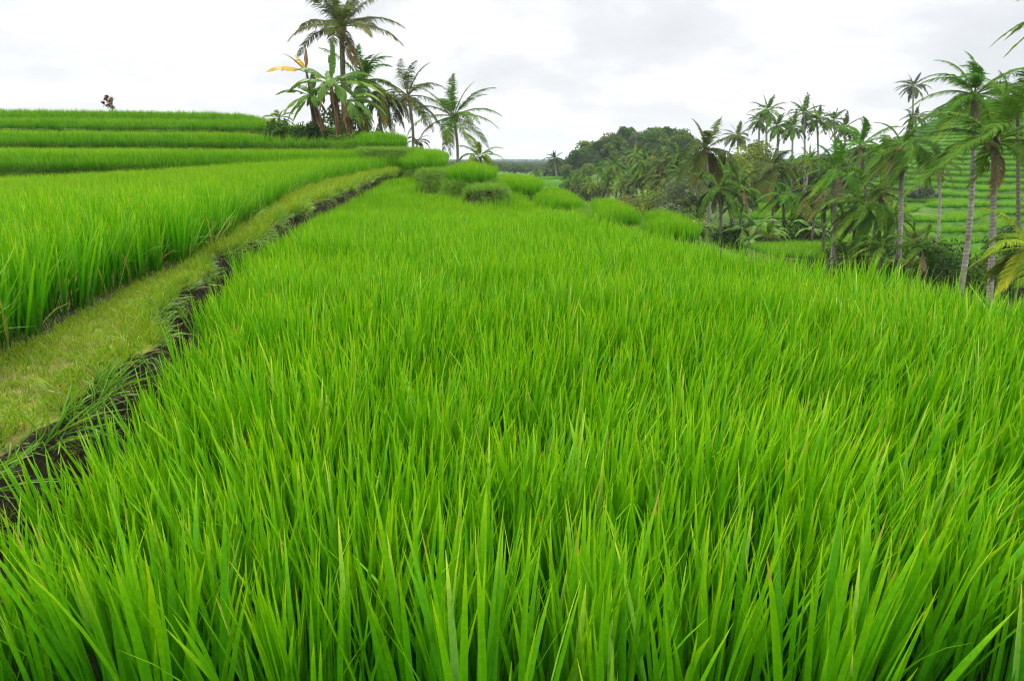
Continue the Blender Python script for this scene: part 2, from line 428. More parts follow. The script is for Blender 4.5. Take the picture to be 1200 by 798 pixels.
zP = lambda D: .42 + .75 * (min(max(D - 6, 0), 25) / 23.5) ** 1.3
zPa = lambda x, y: .42 + .75 * (np.clip(y - 6, 0, 25) / 23.5) ** 1.3
zLa = lambda x, y: .46 + .64 * (np.clip(y - 6, 0, 25) / 23.5) ** 1.3 * smooth(-19, -7, x)
zFa = lambda x, y: .5 * smooth(14, 28, y) * smooth(1.0, 3.2, -x)

# path edges, read along the field bund
pr = [at_z(u, v, zP) for u, v in ((0, 525), (62, 478), (119, 430), (160, 404), (196, 360), (229, 324), (256, 300), (271, 293), (300, 277), (329, 259), (364, 239), (400, 224), (440, 209), (468, 201))]
pl = [at_z(u, v, zP) for u, v in ((0, 408), (60, 377), (114, 344), (205, 304), (271, 263), (333, 228), (380, 213), (440, 202), (466, 199.5))]
d0 = np.array(pr[0]) - np.array(pr[1]); d0 /= np.linalg.norm(d0)
pr = [tuple(np.array(pr[0]) + d0 * 3.5 + np.array((-.25, 0))), tuple(np.array(pr[0]) + d0 * 1.2 + np.array((.05, 0)))] + pr
d1 = np.array(pl[0]) - np.array(pl[1]); d1 /= np.linalg.norm(d1)
pl = [tuple(np.array(pl[0]) + d1 * 6.5 + np.array((.8, 0)))] + pl
pr = resample(pr, .30, False); ww = np.minimum(1, pr[:, 1] / 4)
wob = (vnoise(pr[:, 1] * .75, pr[:, 1] * 0, 41) - .5) * .26 + (vnoise(pr[:, 1] * 2.2, pr[:, 1] * 0, 42) - .5) * .20
pr = [(x + w, y) for (x, y), w in zip(pr, wob * ww)]
path_poly = pr + pl[::-1]
slab('path', path_poly, zPa, 1.2, M['path'], M['soil'], .16, .07, .10)

F0 = [(x + .12, y) for x, y in pr] + [(-4.7, 30.6), (-3.2, 29.5), (-1.0, 28), (.3, 25), (.5, 22), (1.5, 15.4), (2.2, 12.8), (2.75, 10.6), (3.4, 8.8), (4.0, 7.9), (4.75, 6.2), (5.2, 4.6), (6.0, 3.0), (6.2, -2.5), (-1.5, -2.5)]
slab('paddy_mud', F0, 0, 2.0, M['mud'], M['soil'], .4, .05, .3)
T1 = [p for p in [(x + .14, y) for x, y in pr] if p[1] > 14] + [(-4.7, 30.4), (-3.5, 28.5), (-3.2, 25), (-3.1, 22.4), (-2.2, 19), (-1.2, 15)]
slab('paddy_mud', T1, lambda x, y: zFa(x, y) - .03, 1.5, M['mud'], M['bank_earth'], .4, .05, .3)
S0 = rounded([(-3.35, 22.6), (-2.75, 21.6), (-2.2, 22.6), (-2.3, 25.2), (-3.2, 26.4)], 1)
slab('grass_bank', S0, .36, 2, M['bank_earth'], M['bank_earth'], .3, .1, .3)
L1f = [(x + float(np.interp(y, [3, 6, 10, 20, 30], [.05, .15, .30, .22, .1])), y) for x, y in pl]
L1 = L1f + [(-5.0, 30.4), (-6.4, 31.5), (-10.6, 30), (-14.2, 26.5), (-18, 25), (-26, 23), (-26, 4), (-12, -1)]
slab('terrace_ground', L1, zLa, 2.5, M['mud'], M['soil'], .4, .05, .15)
L2f = [(-30, 21.5), (-26, 22), (-18, 24), (-14.2, 25.5), (-10.6, 29), (-7.6, 30.6), (-6.4, 30.4), (-4.6, 30), (-4.2, 28.8), (-3.7, 27.7), (-2.9, 27.5), (-2.66, 28.4)]
L2 = L2f + [(-3.1, 33), (-4.1, 44), (-4.9, 52), (-34, 52)]
slab('terrace_ground', L2, 1.42, 4, M['mud'], M['bank_earth'], .5, .08, .06)
L3f = [(-40, 27), (-34, 28), (-22.6, 31), (-17.5, 33.2), (-12.7, 35), (-9.3, 36), (-8.2, 35.2), (-7.6, 34.5), (-7.0, 33.6), (-5.8, 33.5), (-5.1, 34.3)]
L3 = L3f + [(-5.8, 38), (-7.6, 50), (-8.8, 58), (-48, 58)]
slab('terrace_ground', L3, 2.28, 4, M['mud'], M['bank_earth'], .5, .08, .06)
L4f = [(-52, 33), (-45, 34), (-27.7, 38), (-20, 39.8), (-14.9, 41), (-13.4, 42)]
L4 = L4f + [(-12.6, 46), (-13, 64), (-60, 64)]
slab('terrace_ground', L4, 3.2, 4, M['mud'], M['bank_earth'], .5, .08, .06)
L5f = [(-70, 39), (-60, 40), (-32.8, 45), (-20.4, 48), (-18.6, 49.6)]
L5 = L5f + [(-18, 54), (-20, 74), (-80, 74)]
slab('terrace_ground', L5, 4.05, 5, M['mud'], M['bank_earth'], .5, .08, .06)
# the rounded ends of the terraces where the hill turns
E = rounded([(-2.35, 25), (-1.95, 22.8), (-1.0, 22.4), (-.6, 23.5), (-.65, 27), (-1.2, 29.5), (-2.6, 29)], 1)
slab('terrace_ground', E, .97, 3, M['mud'], M['bank_earth'], .3, .1, .3)
Fb = rounded([(-1.35, 21.2), (-1.05, 20.6), (-.5, 20.5), (-.25, 21.2), (-.3, 22.8), (-1.2, 22.3)], 1)
slab('grass_bank', Fb, .84, 3, M['bank_earth'], M['bank_dark'], .2, .09, .2)
Db = rounded([(-3.6, 26.6), (-3.0, 25.4), (-2.1, 25.0), (-1.75, 26.0), (-2.1, 28.2), (-3.4, 28)], 1)
slab('grass_bank', Db, 1.22, 3, M['bank_earth'], M['bank_earth'], .2, .09, .3)
Bb = rounded([(-7.2, 32.6), (-6.6, 30.9), (-5.5, 30.4), (-4.4, 30.5), (-4.0, 32.0), (-4.7, 34.2), (-6.8, 34.0)], 1)
slab('grass_bank', Bb, 2.02, 3, M['bank_earth'], M['bank_earth'], .25, .1, .3)
G = [(-1.2, 29), (-.2, 27.6), (.9, 27.5), (1.2, 29), (1.4, 34), (-.6, 37), (-1.6, 33)]
slab('terrace_ground', G, .30, 2.5, M['mud'], M['bank_earth'], .4, .1, .3)
B1 = [(.75, 24.6), (1.3, 23.0), (2.35, 22.6), (2.5, 25), (2.3, 32), (1.4, 33), (.9, 28)]
slab('terrace_ground', B1, .06, 2.5, M['mud'], M['bank_earth'], .3, .1, .3)
B2 = [(2.35, 19.4), (2.55, 18.3), (3.3, 18.1), (3.55, 19.2), (3.6, 24), (2.9, 25)]
slab('terrace_ground', B2, .05, 2.5, M['mud'], M['bank_earth'], .3, .1, .3)
B3 = [(3.15, 16.4), (3.3, 15.6), (4.1, 15.3), (4.5, 16.5), (4.6, 20), (3.95, 20.5), (3.6, 18)]
slab('terrace_ground', B3, -.02, 2.5, M['mud'], M['bank_earth'], .3, .1, .3)
# low bund strips between them
S1 = [(.2, 26.5), (.75, 21.6), (1.7, 15.6), (2.5, 15.2), (2.4, 18.0), (2.0, 20.0), (1.1, 22.9), (.7, 25), (.6, 27)]
slab('grass_bank', S1, -.05, 2, M['bank_earth'], M['bank_earth'], .3, .1, .3)
S2 = [(2.45, 23), (2.7, 18), (2.3, 13.0), (2.9, 11), (3.6, 11.5), (3.4, 15.2), (2.9, 15.6), (2.7, 16.8)]
S2 = [(2.0, 15.8), (2.35, 13.1), (2.75, 11.8), (3.1, 12.2), (3.0, 14.8), (2.75, 16.0), (2.4, 18.0)]
slab('grass_bank', S2, -.30, 2, M['bank_earth'], M['bank_earth'], .3, .1, .3)

S3 = [(2.15, 22.6), (2.5, 19.3), (2.75, 20), (3.2, 24.5), (2.6, 26)]
slab('grass_bank', S3, .05, 2, M['bank_earth'], M['bank_earth'], .3, .08, .2)
S4 = [(3.25, 17.9), (3.1, 16.2), (3.5, 17), (4.1, 20.8), (3.7, 21.5)]
slab('grass_bank', S4, -.06, 2, M['bank_earth'], M['bank_earth'], .3, .08, .2)
# ------------------------------------------------------------------ grass & rice (stuff, instanced clumps)
SRC = bpy.data.collections.new('clump_sources')       # never linked to the scene itself
def clump_mesh(name, seed, nb, nseg, length, width, spread, radius, curl, mat, fold=False, dry=0.0, lvar=.22):
    g = np.random.default_rng(seed); mb = MB()
    for b in range(nb):
        L = length * (1 + lvar * g.uniform(-1, .6)); W = width * g.uniform(.7, 1.2)
        az = g.uniform(0, 2 * math.pi); r = radius * math.sqrt(g.uniform())
        a2 = az + g.normal() * .6
        base = np.array([r * math.cos(az), r * math.sin(az), 0])
        lean = abs(g.normal()) * spread + .03
        cu = curl * g.uniform(.1, 1.) * (3.6 if g.uniform() < .15 else 1)
        tint = g.uniform(0, .93)
        if g.uniform() < dry: tint = .97; L *= .75; cu *= 2.5; lean += .25
        dirh = np.array([math.cos(a2), math.sin(a2), 0])
        tw = g.normal() * .5
        side0 = np.array([-math.sin(a2 + tw), math.cos(a2 + tw), 0])
        s = np.linspace(0, 1, nseg + 1)
        ang = lean + cu * s ** 1.6
        seg = L / nseg
        P = [base]
        for k in range(nseg):
            am = (ang[k] + ang[k + 1]) / 2
            P.append(P[-1] + seg * (dirh * math.sin(am) + np.array([0, 0, math.cos(am)])))
        P = np.array(P)
        w = W * np.interp(s, [0, .12, .4, .7, .9, 1], [.45, .7, 1, .82, .42, .03])
        Tn = np.gradient(P, axis=0); Tn /= np.linalg.norm(Tn, axis=1)[:, None]
        S = side0 - (Tn @ side0)[:, None] * Tn; S /= np.linalg.norm(S, axis=1)[:, None]
        if fold:
            N = np.cross(S, Tn)
            V = np.stack([P + S * w[:, None] / 2, P - N * w[:, None] * .18, P - S * w[:, None] / 2], 1).reshape(-1, 3)
            i = np.arange(nseg)[:, None] * 3; j = np.array([[0, 1]])
            F = np.stack([i + j, i + j + 1, i + j + 4, i + j + 3], -1).reshape(-1, 4)
            mb.add(V, F, tint, np.repeat(s, 3))
        else:
            V = np.stack([P + S * w[:, None] / 2, P - S * w[:, None] / 2], 1).reshape(-1, 3)
            i = np.arange(nseg) * 2
            F = np.stack([i, i + 1, i + 3, i + 2], -1)
            mb.add(V, F, tint, np.repeat(s, 2))
    o = bpy.data.objects.new(name, mb.mesh(name, mat, True)); return o
def source_set(name, objs):
    c = bpy.data.collections.new(name)
    for i, o in enumerate(objs): o.name = f'{name}_{i:02d}'; c.objects.link(o)
    return c
def make_group(name, coll):
    ng = bpy.data.node_groups.new(name, 'GeometryNodeTree')
    ng.interface.new_socket('Geometry', in_out='INPUT', socket_type='NodeSocketGeometry')
    ng.interface.new_socket('Geometry', in_out='OUTPUT', socket_type='NodeSocketGeometry')
    n = ng.nodes; l = ng.links
    i = n.new('NodeGroupInput'); o = n.new('NodeGroupOutput')
    ip = n.new('GeometryNodeInstanceOnPoints'); ci = n.new('GeometryNodeCollectionInfo')
    ci.inputs['Collection'].default_value = coll
    ci.inputs['Separate Children'].default_value = True; ci.inputs['Reset Children'].default_value = True
    def na(nm, t):
        a = n.new('GeometryNodeInputNamedAttribute'); a.data_type = t; a.inputs['Name'].default_value = nm
        return [s for s in a.outputs if s.enabled and s.name == 'Attribute'][0]
    mp = n.new('GeometryNodeMeshToPoints')
    l.new(i.outputs[0], mp.inputs['Mesh']); l.new(mp.outputs[0], ip.inputs['Points'])
    l.new(ci.outputs[0], ip.inputs['Instance']); ip.inputs['Pick Instance'].default_value = True
    l.new(na('var', 'INT'), ip.inputs['Instance Index'])
    l.new(na('rot', 'FLOAT_VECTOR'), ip.inputs['Rotation'])
    l.new(na('scl', 'FLOAT_VECTOR'), ip.inputs['Scale'])
    l.new(ip.outputs[0], o.inputs[0])
    return ng
GROUPS = {}
def scatter(name, P, coll, nvar, label, cat, rot=None, scl=None, var=None, tilt=.08, smin=.85, smax=1.15, wind=(0., 0.)):
    n = len(P)
    if n == 0: return
    me = bpy.data.meshes.new(name); me.vertices.add(n); me.vertices.foreach_set('co', np.asarray(P, np.float32).ravel())
    if rot is None:
        rot = np.stack([rng.normal(0, tilt, n) + wind[0], rng.normal(0, tilt, n) + wind[1], rng.uniform(0, 2 * math.pi, n)], 1)
    if scl is None:
        s = rng.uniform(smin, smax, n); scl = np.stack([s, s, s * rng.uniform(.92, 1.08, n)], 1)
    if var is None: var = rng.integers(0, nvar, n)
    a = me.attributes.new('rot', 'FLOAT_VECTOR', 'POINT'); a.data.foreach_set('vector', np.asarray(rot, np.float32).ravel())
    a = me.attributes.new('scl', 'FLOAT_VECTOR', 'POINT'); a.data.foreach_set('vector', np.asarray(scl, np.float32).ravel())
    a = me.attributes.new('var', 'INT', 'POINT'); a.data.foreach_set('value', np.asarray(var, np.int32))
    o = obj(name, me, kind='stuff', label=label, cat=cat)
    if coll.name not in GROUPS: GROUPS[coll.name] = make_group('scatter_' + coll.name, coll)
    md = o.modifiers.new('scatter', 'NODES'); md.node_group = GROUPS[coll.name]
    return o

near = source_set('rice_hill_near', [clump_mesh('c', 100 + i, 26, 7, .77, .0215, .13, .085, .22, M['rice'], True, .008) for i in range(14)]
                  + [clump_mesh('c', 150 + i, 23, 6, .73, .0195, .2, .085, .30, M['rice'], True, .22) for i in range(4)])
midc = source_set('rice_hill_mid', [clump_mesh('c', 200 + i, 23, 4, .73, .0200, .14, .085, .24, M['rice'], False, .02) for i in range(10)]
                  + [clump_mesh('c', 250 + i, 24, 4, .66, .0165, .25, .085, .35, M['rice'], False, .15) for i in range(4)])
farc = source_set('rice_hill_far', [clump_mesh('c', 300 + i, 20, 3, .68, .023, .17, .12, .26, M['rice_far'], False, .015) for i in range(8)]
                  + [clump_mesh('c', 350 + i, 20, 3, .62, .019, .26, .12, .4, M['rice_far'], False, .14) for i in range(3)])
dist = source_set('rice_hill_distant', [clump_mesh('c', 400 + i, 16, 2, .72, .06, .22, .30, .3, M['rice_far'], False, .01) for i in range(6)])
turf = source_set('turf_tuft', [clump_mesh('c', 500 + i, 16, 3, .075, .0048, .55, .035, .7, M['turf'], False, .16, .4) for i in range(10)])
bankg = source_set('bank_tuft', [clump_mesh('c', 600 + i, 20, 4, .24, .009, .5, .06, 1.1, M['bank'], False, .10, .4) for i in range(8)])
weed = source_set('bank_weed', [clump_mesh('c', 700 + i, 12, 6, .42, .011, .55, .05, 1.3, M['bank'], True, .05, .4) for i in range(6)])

M['rough'] = rice_material('rough_grass_blade', (.03, .06, .01), (.05, .115, .012), (.11, .18, .025), (.24, .19, .08), (1.4, 1.3, 2.))
weed_rough = source_set('rough_tuft', [clump_mesh('c', 800 + i, 22, 3, .24, .012, .5, .09, 1.1, M['rough'], False, .08, .4) for i in range(8)])
def grid(poly, sp, jit=.35):
    poly = np.asarray(poly); lo = poly.min(0); hi = poly.max(0)
    X, Y = np.meshgrid(np.arange(lo[0], hi[0], sp), np.arange(lo[1], hi[1], sp))
    P = np.stack([X.ravel(), Y.ravel()], 1)
    P = P + rng.uniform(-jit, jit, P.shape) * sp
    return P[inside(poly, P)]
def inview(P, m=1.12): return np.abs(P[:, 0]) < m * np.maximum(P[:, 1], .3) * .80 + 1.6
def lift(P, z, dz=-.02):
    return np.column_stack([P, zf(z)(P[:, 0], P[:, 1]) + dz])

# main field
P = grid(F0, .20); P = P[inview(P)]
dl = dist_edge(pr, P, False)
gap = np.interp(P[:, 1], [2, 4, 7, 12, 20, 30], [.44, .46, .40, .26, .14, .10])
keep = (dl > gap + .12 * (vnoise(P[:, 0] * 2, P[:, 1] * 2, 2) - .5)) & (P[:, 1] > 1.62 + .25 * (vnoise(P[:, 0] * 1.5, P[:, 1] * 0, 3) - .5) + .05 * np.abs(P[:, 0]))
for ex in (E, Fb, Db, Bb, S0): keep &= ~inside(ex, P) & (dist_edge(ex, P) > .16)
P = P[keep]; D = np.hypot(P[:, 0], P[:, 1]); dl = dl[keep]; gap = gap[keep]
hs = (1 + .11 * (vnoise(P[:, 0] / 1.7, P[:, 1] / 1.7, 21) - .5) * 2 + .09 * (vnoise(P[:, 0] / .5, P[:, 1] / .5, 22) - .5) * 2) * (1 - .14 * smooth(7, 16, D)) * (.74 + .26 * smooth(0, .8, dl - gap))
def rice(name, P, z, coll, ng, nd, edge=None, label=None, ps=None, extra=1.0):
    n = len(P); var = rng.integers(0, ng, n)
    if edge is not None:
        e = edge & (rng.uniform(size=n) < .5); var[e] = rng.integers(ng, ng + nd, e.sum())
    s = rng.uniform(.86, 1.12, n) * (ps if ps is not None else 1) * extra
    scl = np.stack([s * rng.uniform(.9, 1.1, n), s * rng.uniform(.9, 1.1, n), s], 1)
    # gusts have pushed whole patches one way or another
    la = .26 * (vnoise(P[:, 0] / 1.5, P[:, 1] / 1.5, 61) - .5) + rng.normal(0, .05, n)
    lb = .26 * (vnoise(P[:, 0] / 1.9, P[:, 1] / 1.9, 62) - .5) + rng.normal(0, .05, n) + .02
    c = rng.uniform(0, 6.283, n)
    ca, sa, cb, sb, cc, sc2 = np.cos(la), np.sin(la), np.cos(lb), np.sin(lb), np.cos(c), np.sin(c)
    m00 = cb * cc + sb * sa * sc2; m10 = ca * sc2
    m20 = -sb * cc + cb * sa * sc2; m21 = sb * sc2 + cb * sa * cc; m22 = cb * ca
    rot = np.stack([np.arctan2(m21, m22), -np.arcsin(np.clip(m20, -1, 1)), np.arctan2(m10, m00)], 1)
    scatter(name, lift(P, z), coll, ng, label, 'rice', rot, scl, var)
mk = D < 6.5
rice('rice', P[mk], zFa, near, 14, 4, None, 'tall bright green rice leaves filling the foreground paddy', hs[mk])
mk = (D >= 6.5) & (D < 17)
rice('rice', P[mk], zFa, midc, 10, 4, None, 'even bright green rice in the middle of the big paddy', hs[mk])
mk = D >= 17
rice('rice', P[mk], zFa, farc, 8, 3, None, 'light green rice narrowing toward the terrace ends beyond the big paddy', hs[mk], .95)

# left terraces
def field(poly, sp, z, label, excl=(), front=None, coll=None, nfar=(8, 3), scale=.98, maxd=None):
    P = grid(poly, sp); P = P[inview(P)]
    k = np.ones(len(P), bool)
    for e in excl: k &= ~inside(e, P)
    k &= dist_edge(poly, P) > .01
    P = P[k]
    ed = dist_edge(front, P, False) < .38 if front is not None else None
    dome = .80 + .20 * smooth(0, .6, dist_edge(poly, P)) * (.9 + .2 * vnoise(P[:, 0], P[:, 1], 17))
    rice('rice', P, z, coll or farc, *nfar, ed, label, dome, scale)
    if front is not None:
        Q = resample(front, .11, False); Q = Q[inview(Q)] + rng.normal(0, .05, (1, 2))
        rice('rice', Q, lambda x, y: np.full(len(x), z - .12), coll or farc, *nfar, None, label.replace('rice on', 'rice fringe leaning from the front of'), None, scale * .72)
P = grid(L1, .21); P = P[inview(P)]
P = P[~inside(L2, P) & (P[:, 1] > -.5)]
D = np.hypot(P[:, 0], P[:, 1]); ed = dist_edge(L1f, P, False) < .30
mk = D < 14
rice('rice', P[mk], zLa, midc, 10, 4, ed[mk], 'rice with straw coloured lower leaves standing along the grass path', None, 1.12)
mk = D >= 14
rice('rice', P[mk], zLa, farc, 8, 3, ed[mk], 'rice of the lowest left terrace seen beyond the path rice', None, .95)
def strip(front, w):
    f = np.asarray(front); c = np.array([-20., 75.])
    return [tuple(p) for p in f] + [tuple(p + (c - p) / np.linalg.norm(c - p) * w) for p in f[::-1]]
treespot = [(-13.5, 35.5), (-9.5, 36.2), (-8.1, 34.9), (-7.4, 36), (-6.6, 44), (-13.5, 44)]
field(L2, .24, 1.42, 'rice on the second terrace up the left slope', (L3, Bb), L2f)
field(L3, .26, 2.28, 'rice on the third terrace up the left slope beside the banana plants', (L4, treespot, Bb), L3f)
field(L4, .28, 3.2, 'rice on the fourth terrace up the left slope', (L5, [(-14.5, 43), (-12, 41), (-12, 50), (-15, 50)]), L4f)
P5 = strip(L5f, 8)
field(P5, .30, 4.05, 'rice on the topmost terrace against the sky', (), L5f)
field(E, .20, .97, 'dark edged rice block on the rounded terrace end above the mossy bank', scale=.88)
field(G, .24, .30, 'rice block running to the skyline just right of the rounded terrace ends')
field(B1, .20, .06, 'rice block with a dark front, farthest of the three stepping down to the valley', scale=.70)
field(B2, .17, .05, 'rice block with a dark front, middle one of the three stepping down to the valley', scale=.70)
field(B3, .17, -.02, 'rice block with a dark front, lowest of the three stepping down to the valley', scale=.70)

# grass of the path
def tufts(name, poly, z, coll, nv, dens, label, excl=(), smin=.7, smax=1.3, edge=None, patch=None):
    P = grid(poly, 1 / math.sqrt(dens), .5); P = P[inview(P)]
    for e in excl: P = P[~inside(e, P)]
    if patch is not None: P = P[vnoise(P[:, 0] * patch, P[:, 1] * patch, 4) * .7 + rng.uniform(size=len(P)) * .6 > .42]
    scatter(name, lift(P, z, -.008), coll, nv, label, 'grass', tilt=.25, smin=smin, smax=smax)
    return P
pp = np.asarray(path_poly)
nearpath = [p for p in path_poly]
Pp = grid(path_poly, .052, .5); Pp = Pp[inview(Pp)]
Dd = Pp[:, 1]
k = (rng.uniform(size=len(Pp)) < np.clip(9 / np.maximum(Dd, 1), .25, 1))
nz = vnoise(Pp[:, 0] * 2.3, Pp[:, 1] * 1.6, 4) * .75 + rng.uniform(size=len(Pp)) * .5
k &= nz > .40
Pp = Pp[k]
el = np.minimum(dist_edge(pr, Pp, False), 1)
sc_ = rng.uniform(.6, 1.25, len(Pp)) * (1 + .9 * (el < .22) * rng.uniform(0, 1, len(Pp))) * np.clip(Pp[:, 1] / 9, 1, 2.2)
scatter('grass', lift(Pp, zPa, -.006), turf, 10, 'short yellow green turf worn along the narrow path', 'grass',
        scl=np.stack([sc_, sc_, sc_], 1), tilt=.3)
# overhanging tufts on the path rim
rim = resample(pr, .045, False)
rim = rim[(rim[:, 1] > 1.2)]
kk = rng.uniform(size=len(rim)) < (.30 + .65 * vnoise(rim[:, 0] * 1.4, rim[:, 1] * 1.1, 8))
kk &= rng.uniform(size=len(rim)) < np.where(rim[:, 1] > 13, .85, np.clip(7 / rim[:, 1], .55, 1))
rim = rim[kk] + rng.normal(0, .03, (kk.sum(), 2))
rx = rng.normal(.15, .3, len(rim)); ry = rng.normal(.75, .35, len(rim))
sr = rng.uniform(.5, 1.0, len(rim)) * np.interp(rim[:, 1], [8, 16], [1, 1.35])
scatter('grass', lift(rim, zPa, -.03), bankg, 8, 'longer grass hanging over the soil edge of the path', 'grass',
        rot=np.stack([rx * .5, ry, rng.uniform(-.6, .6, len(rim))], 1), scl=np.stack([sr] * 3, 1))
wd = resample([p for p in pr if 1.8 < p[1] < 4.6], .10, False); wd = wd[rng.uniform(size=len(wd)) < .75] + rng.normal(0, .05, (1, 2))
wn = len(wd); sr = rng.uniform(.55, 1.05, wn)
scatter('weed', lift(wd, zPa, -.05), weed, 6, 'pale drooping weeds over the dark soil at the lower left', 'grass',
        rot=np.stack([rng.normal(.0, .3, wn), rng.normal(.8, .25, wn), rng.uniform(-.7, .7, wn)], 1), scl=np.stack([sr] * 3, 1))
# small weeds on the soil face
sf = resample(pr, .07, False); sf = sf[rng.uniform(size=len(sf)) < .45]; n_ = len(sf)
zz = zPa(sf[:, 0], sf[:, 1]) - rng.uniform(.08, .36, n_)
sr = rng.uniform(.5, 1.1, n_)
scatter('weed', np.column_stack([sf + np.array([.09, -.02]), zz]), turf, 10, 'small green weeds rooted in the bare soil face', 'grass',
        rot=np.stack([rng.normal(0, .4, n_), rng.normal(.9, .3, n_), rng.uniform(-1, 1, n_)], 1), scl=np.stack([sr * 1.2] * 3, 1))

# grassy banks : tops and faces
def bank_cover(poly, z, label, dens=70, h=.9, closed=True, face=.38, bare=None, top=True):
    pts = []; rots = []
    if top:
        P = grid(poly, 1 / math.sqrt(dens), .5)
        pts.append(lift(P, z, -.02)); rots.append(np.stack([rng.normal(0, .3, len(P)), rng.normal(0, .3, len(P)), rng.uniform(0, 6.28, len(P))], 1))
    e = resample(poly, .013, closed); nx = np.gradient(e, axis=0)
    nx /= np.linalg.norm(nx, axis=1)[:, None] + 1e-9
    nr = np.stack([nx[:, 1], -nx[:, 0]], 1)
    if closed and np.sum(e[:, 0] * np.roll(e[:, 1], -1) - np.roll(e[:, 0], -1) * e[:, 1]) < 0: nr = -nr
    n = len(e); hh = rng.uniform(0, h, n)
    k = nr[:, 1] < .55
    if bare is not None: k &= ~((np.hypot(e[:, 0] - bare[0], e[:, 1] - bare[1]) < bare[2]) & (hh > bare[3]))
    e, nr, hh = e[k], nr[k], hh[k]
    q = e + nr * (face * hh[:, None] + .01)
    pts.append(np.column_stack([q, zf(z)(e[:, 0], e[:, 1]) - hh]))
    az = np.arctan2(nr[:, 1], nr[:, 0]); n = len(e)
    # tilt the tuft outward : rotate about the horizontal axis, then turn
    rots.append(np.stack([rng.normal(0, .25, n), rng.normal(.75, .25, n), az + rng.normal(0, .4, n)], 1))
    Pa = np.concatenate(pts); Ra = np.concatenate(rots); s = rng.uniform(.55, 1.1, len(Pa))
    scatter('grass', Pa, bankg, 8, label, 'grass', rot=Ra, scl=np.stack([s, s, s], 1))
bank_cover(Fb, .84, 'pale grass tufts on the low bank over the dark soil hollow', 90, .7, bare=(-1.1, 20.8, .30, .18))
bank_cover(Db, 1.22, 'grass on the rounded bank between two dark rice blocks', 80, .8)
bank_cover(Bb, 2.02, 'grey green grass mat on the bank below the uppermost rice block', 60, .9)
bank_cover(S1, -.05, 'pale grass on the bund strip beside the farthest stepping rice block', 60, .3)
bank_cover(S2, -.30, 'pale grass on the bund strip beside the lowest stepping rice block', 60, .3)
bank_cover(E, .97, 'grass on the rim below the dark edged rice block', h=.6, top=False)
bank_cover(S0, .36, 'pale grassy strip dropping from the tongue of rice beside the path end', 90, .4)
bank_cover(S3, .05, 'pale grassy strip between the farthest and the middle stepping rice blocks', 90, .3)
bank_cover(S4, -.06, 'pale grassy strip between the middle and the lowest stepping rice blocks', 90, .3)
bank_cover(L2f, 1.42, 'grass on the earth step below the second left terrace', h=1.0, face=.12, closed=False, top=False)
bank_cover(L3f, 2.28, 'grass on the earth step below the third left terrace', h=1.0, face=.12, closed=False, top=False)
bank_cover(treespot, 2.28, 'rough grass around the foot of the banana plants', 22, .5)

# far hillside paddies
def far_fields():
    n = 150000
    D = 56 + 180 * rng.uniform(size=n) ** .75
    t = rng.uniform(.30, .98, n)
    a = rng.uniform(size=n) < .03
    D[a] = rng.uniform(168, 300, a.sum()); t[a] = rng.uniform(.02, .1, a.sum())
    X = t * D; Y = D
    q, z = q_of(X, Y); fr = q - np.floor(q)
    k = (terr_w(X, Y) > .9) & (fr < .74)
    X, Y = X[k], Y[k]; Z = ground_z(X, Y)
    s = rng.uniform(.8, 1.1, len(X)) * (.95 + .25 * (vnoise(X / 9, Y / 5, 31) - .5))
    scatter('rice', np.column_stack([X, Y, Z - .04]), dist, 6, 'bands of rice climbing the far hillside behind the palms', 'rice', scl=np.stack([s * 1.1, s * 1.1, s * .95], 1), tilt=.1)
far_fields()
def slope_cover():
    n = 30000
    D = 9 + 52 * rng.uniform(size=n) ** .6; t = rng.uniform(-.02, 1.1, n); X = t * D; P = np.stack([X, D], 1)
    k = np.ones(n, bool)
    for e in (F0, G, B1, B2, B3, S1, S2, E): k &= ~inside(e, P)
    k &= dist_edge(F0, P) > .5
    k &= ~inside([(18, 58), (30, 45), (18, 38), (15, 46), (14, 66), (26, 70)], P)
    k &= terr_w(X, D) < .5
    k &= vnoise(X / 3, D / 3, 51) > .22
    P = P[k]; s = rng.uniform(2.2, 4.6, len(P)) * np.interp(P[:, 1], [9, 20], [.7, 1.])
    scatter('undergrowth', np.column_stack([P, ground_z(P[:, 0], P[:, 1]) - .05]), weed_rough, 8, 'rank grass on the slope falling from the big paddy to the palms', 'undergrowth', scl=np.stack([s, s, s * .8], 1), tilt=.2)
slope_cover()
# the flat paddy just beyond the near slope
FLAT = True
LF = [at_d(u, v, d)[:2] for u, v, d in ((865, 283, 60), (905, 300, 44), (960, 308, 41), (975, 300, 47), (968, 283, 62), (905, 279, 68))]

lz = CZ - slope_v(292) * 52
lzf = lambda x, y: np.interp(y, [41, 68], [CZ - slope_v(305) * 41, CZ - slope_v(282) * 68])
slab('terrace_ground', rounded(LF, 1), lambda x, y: lzf(x, y) , 3, M['mud'], M['bank_earth'], .8, .1, .3)
field(LF, .40, lzf, 'flat dark green paddy lying below the near slope in front of the palms', coll=dist, nfar=(6, 0), scale=.8)

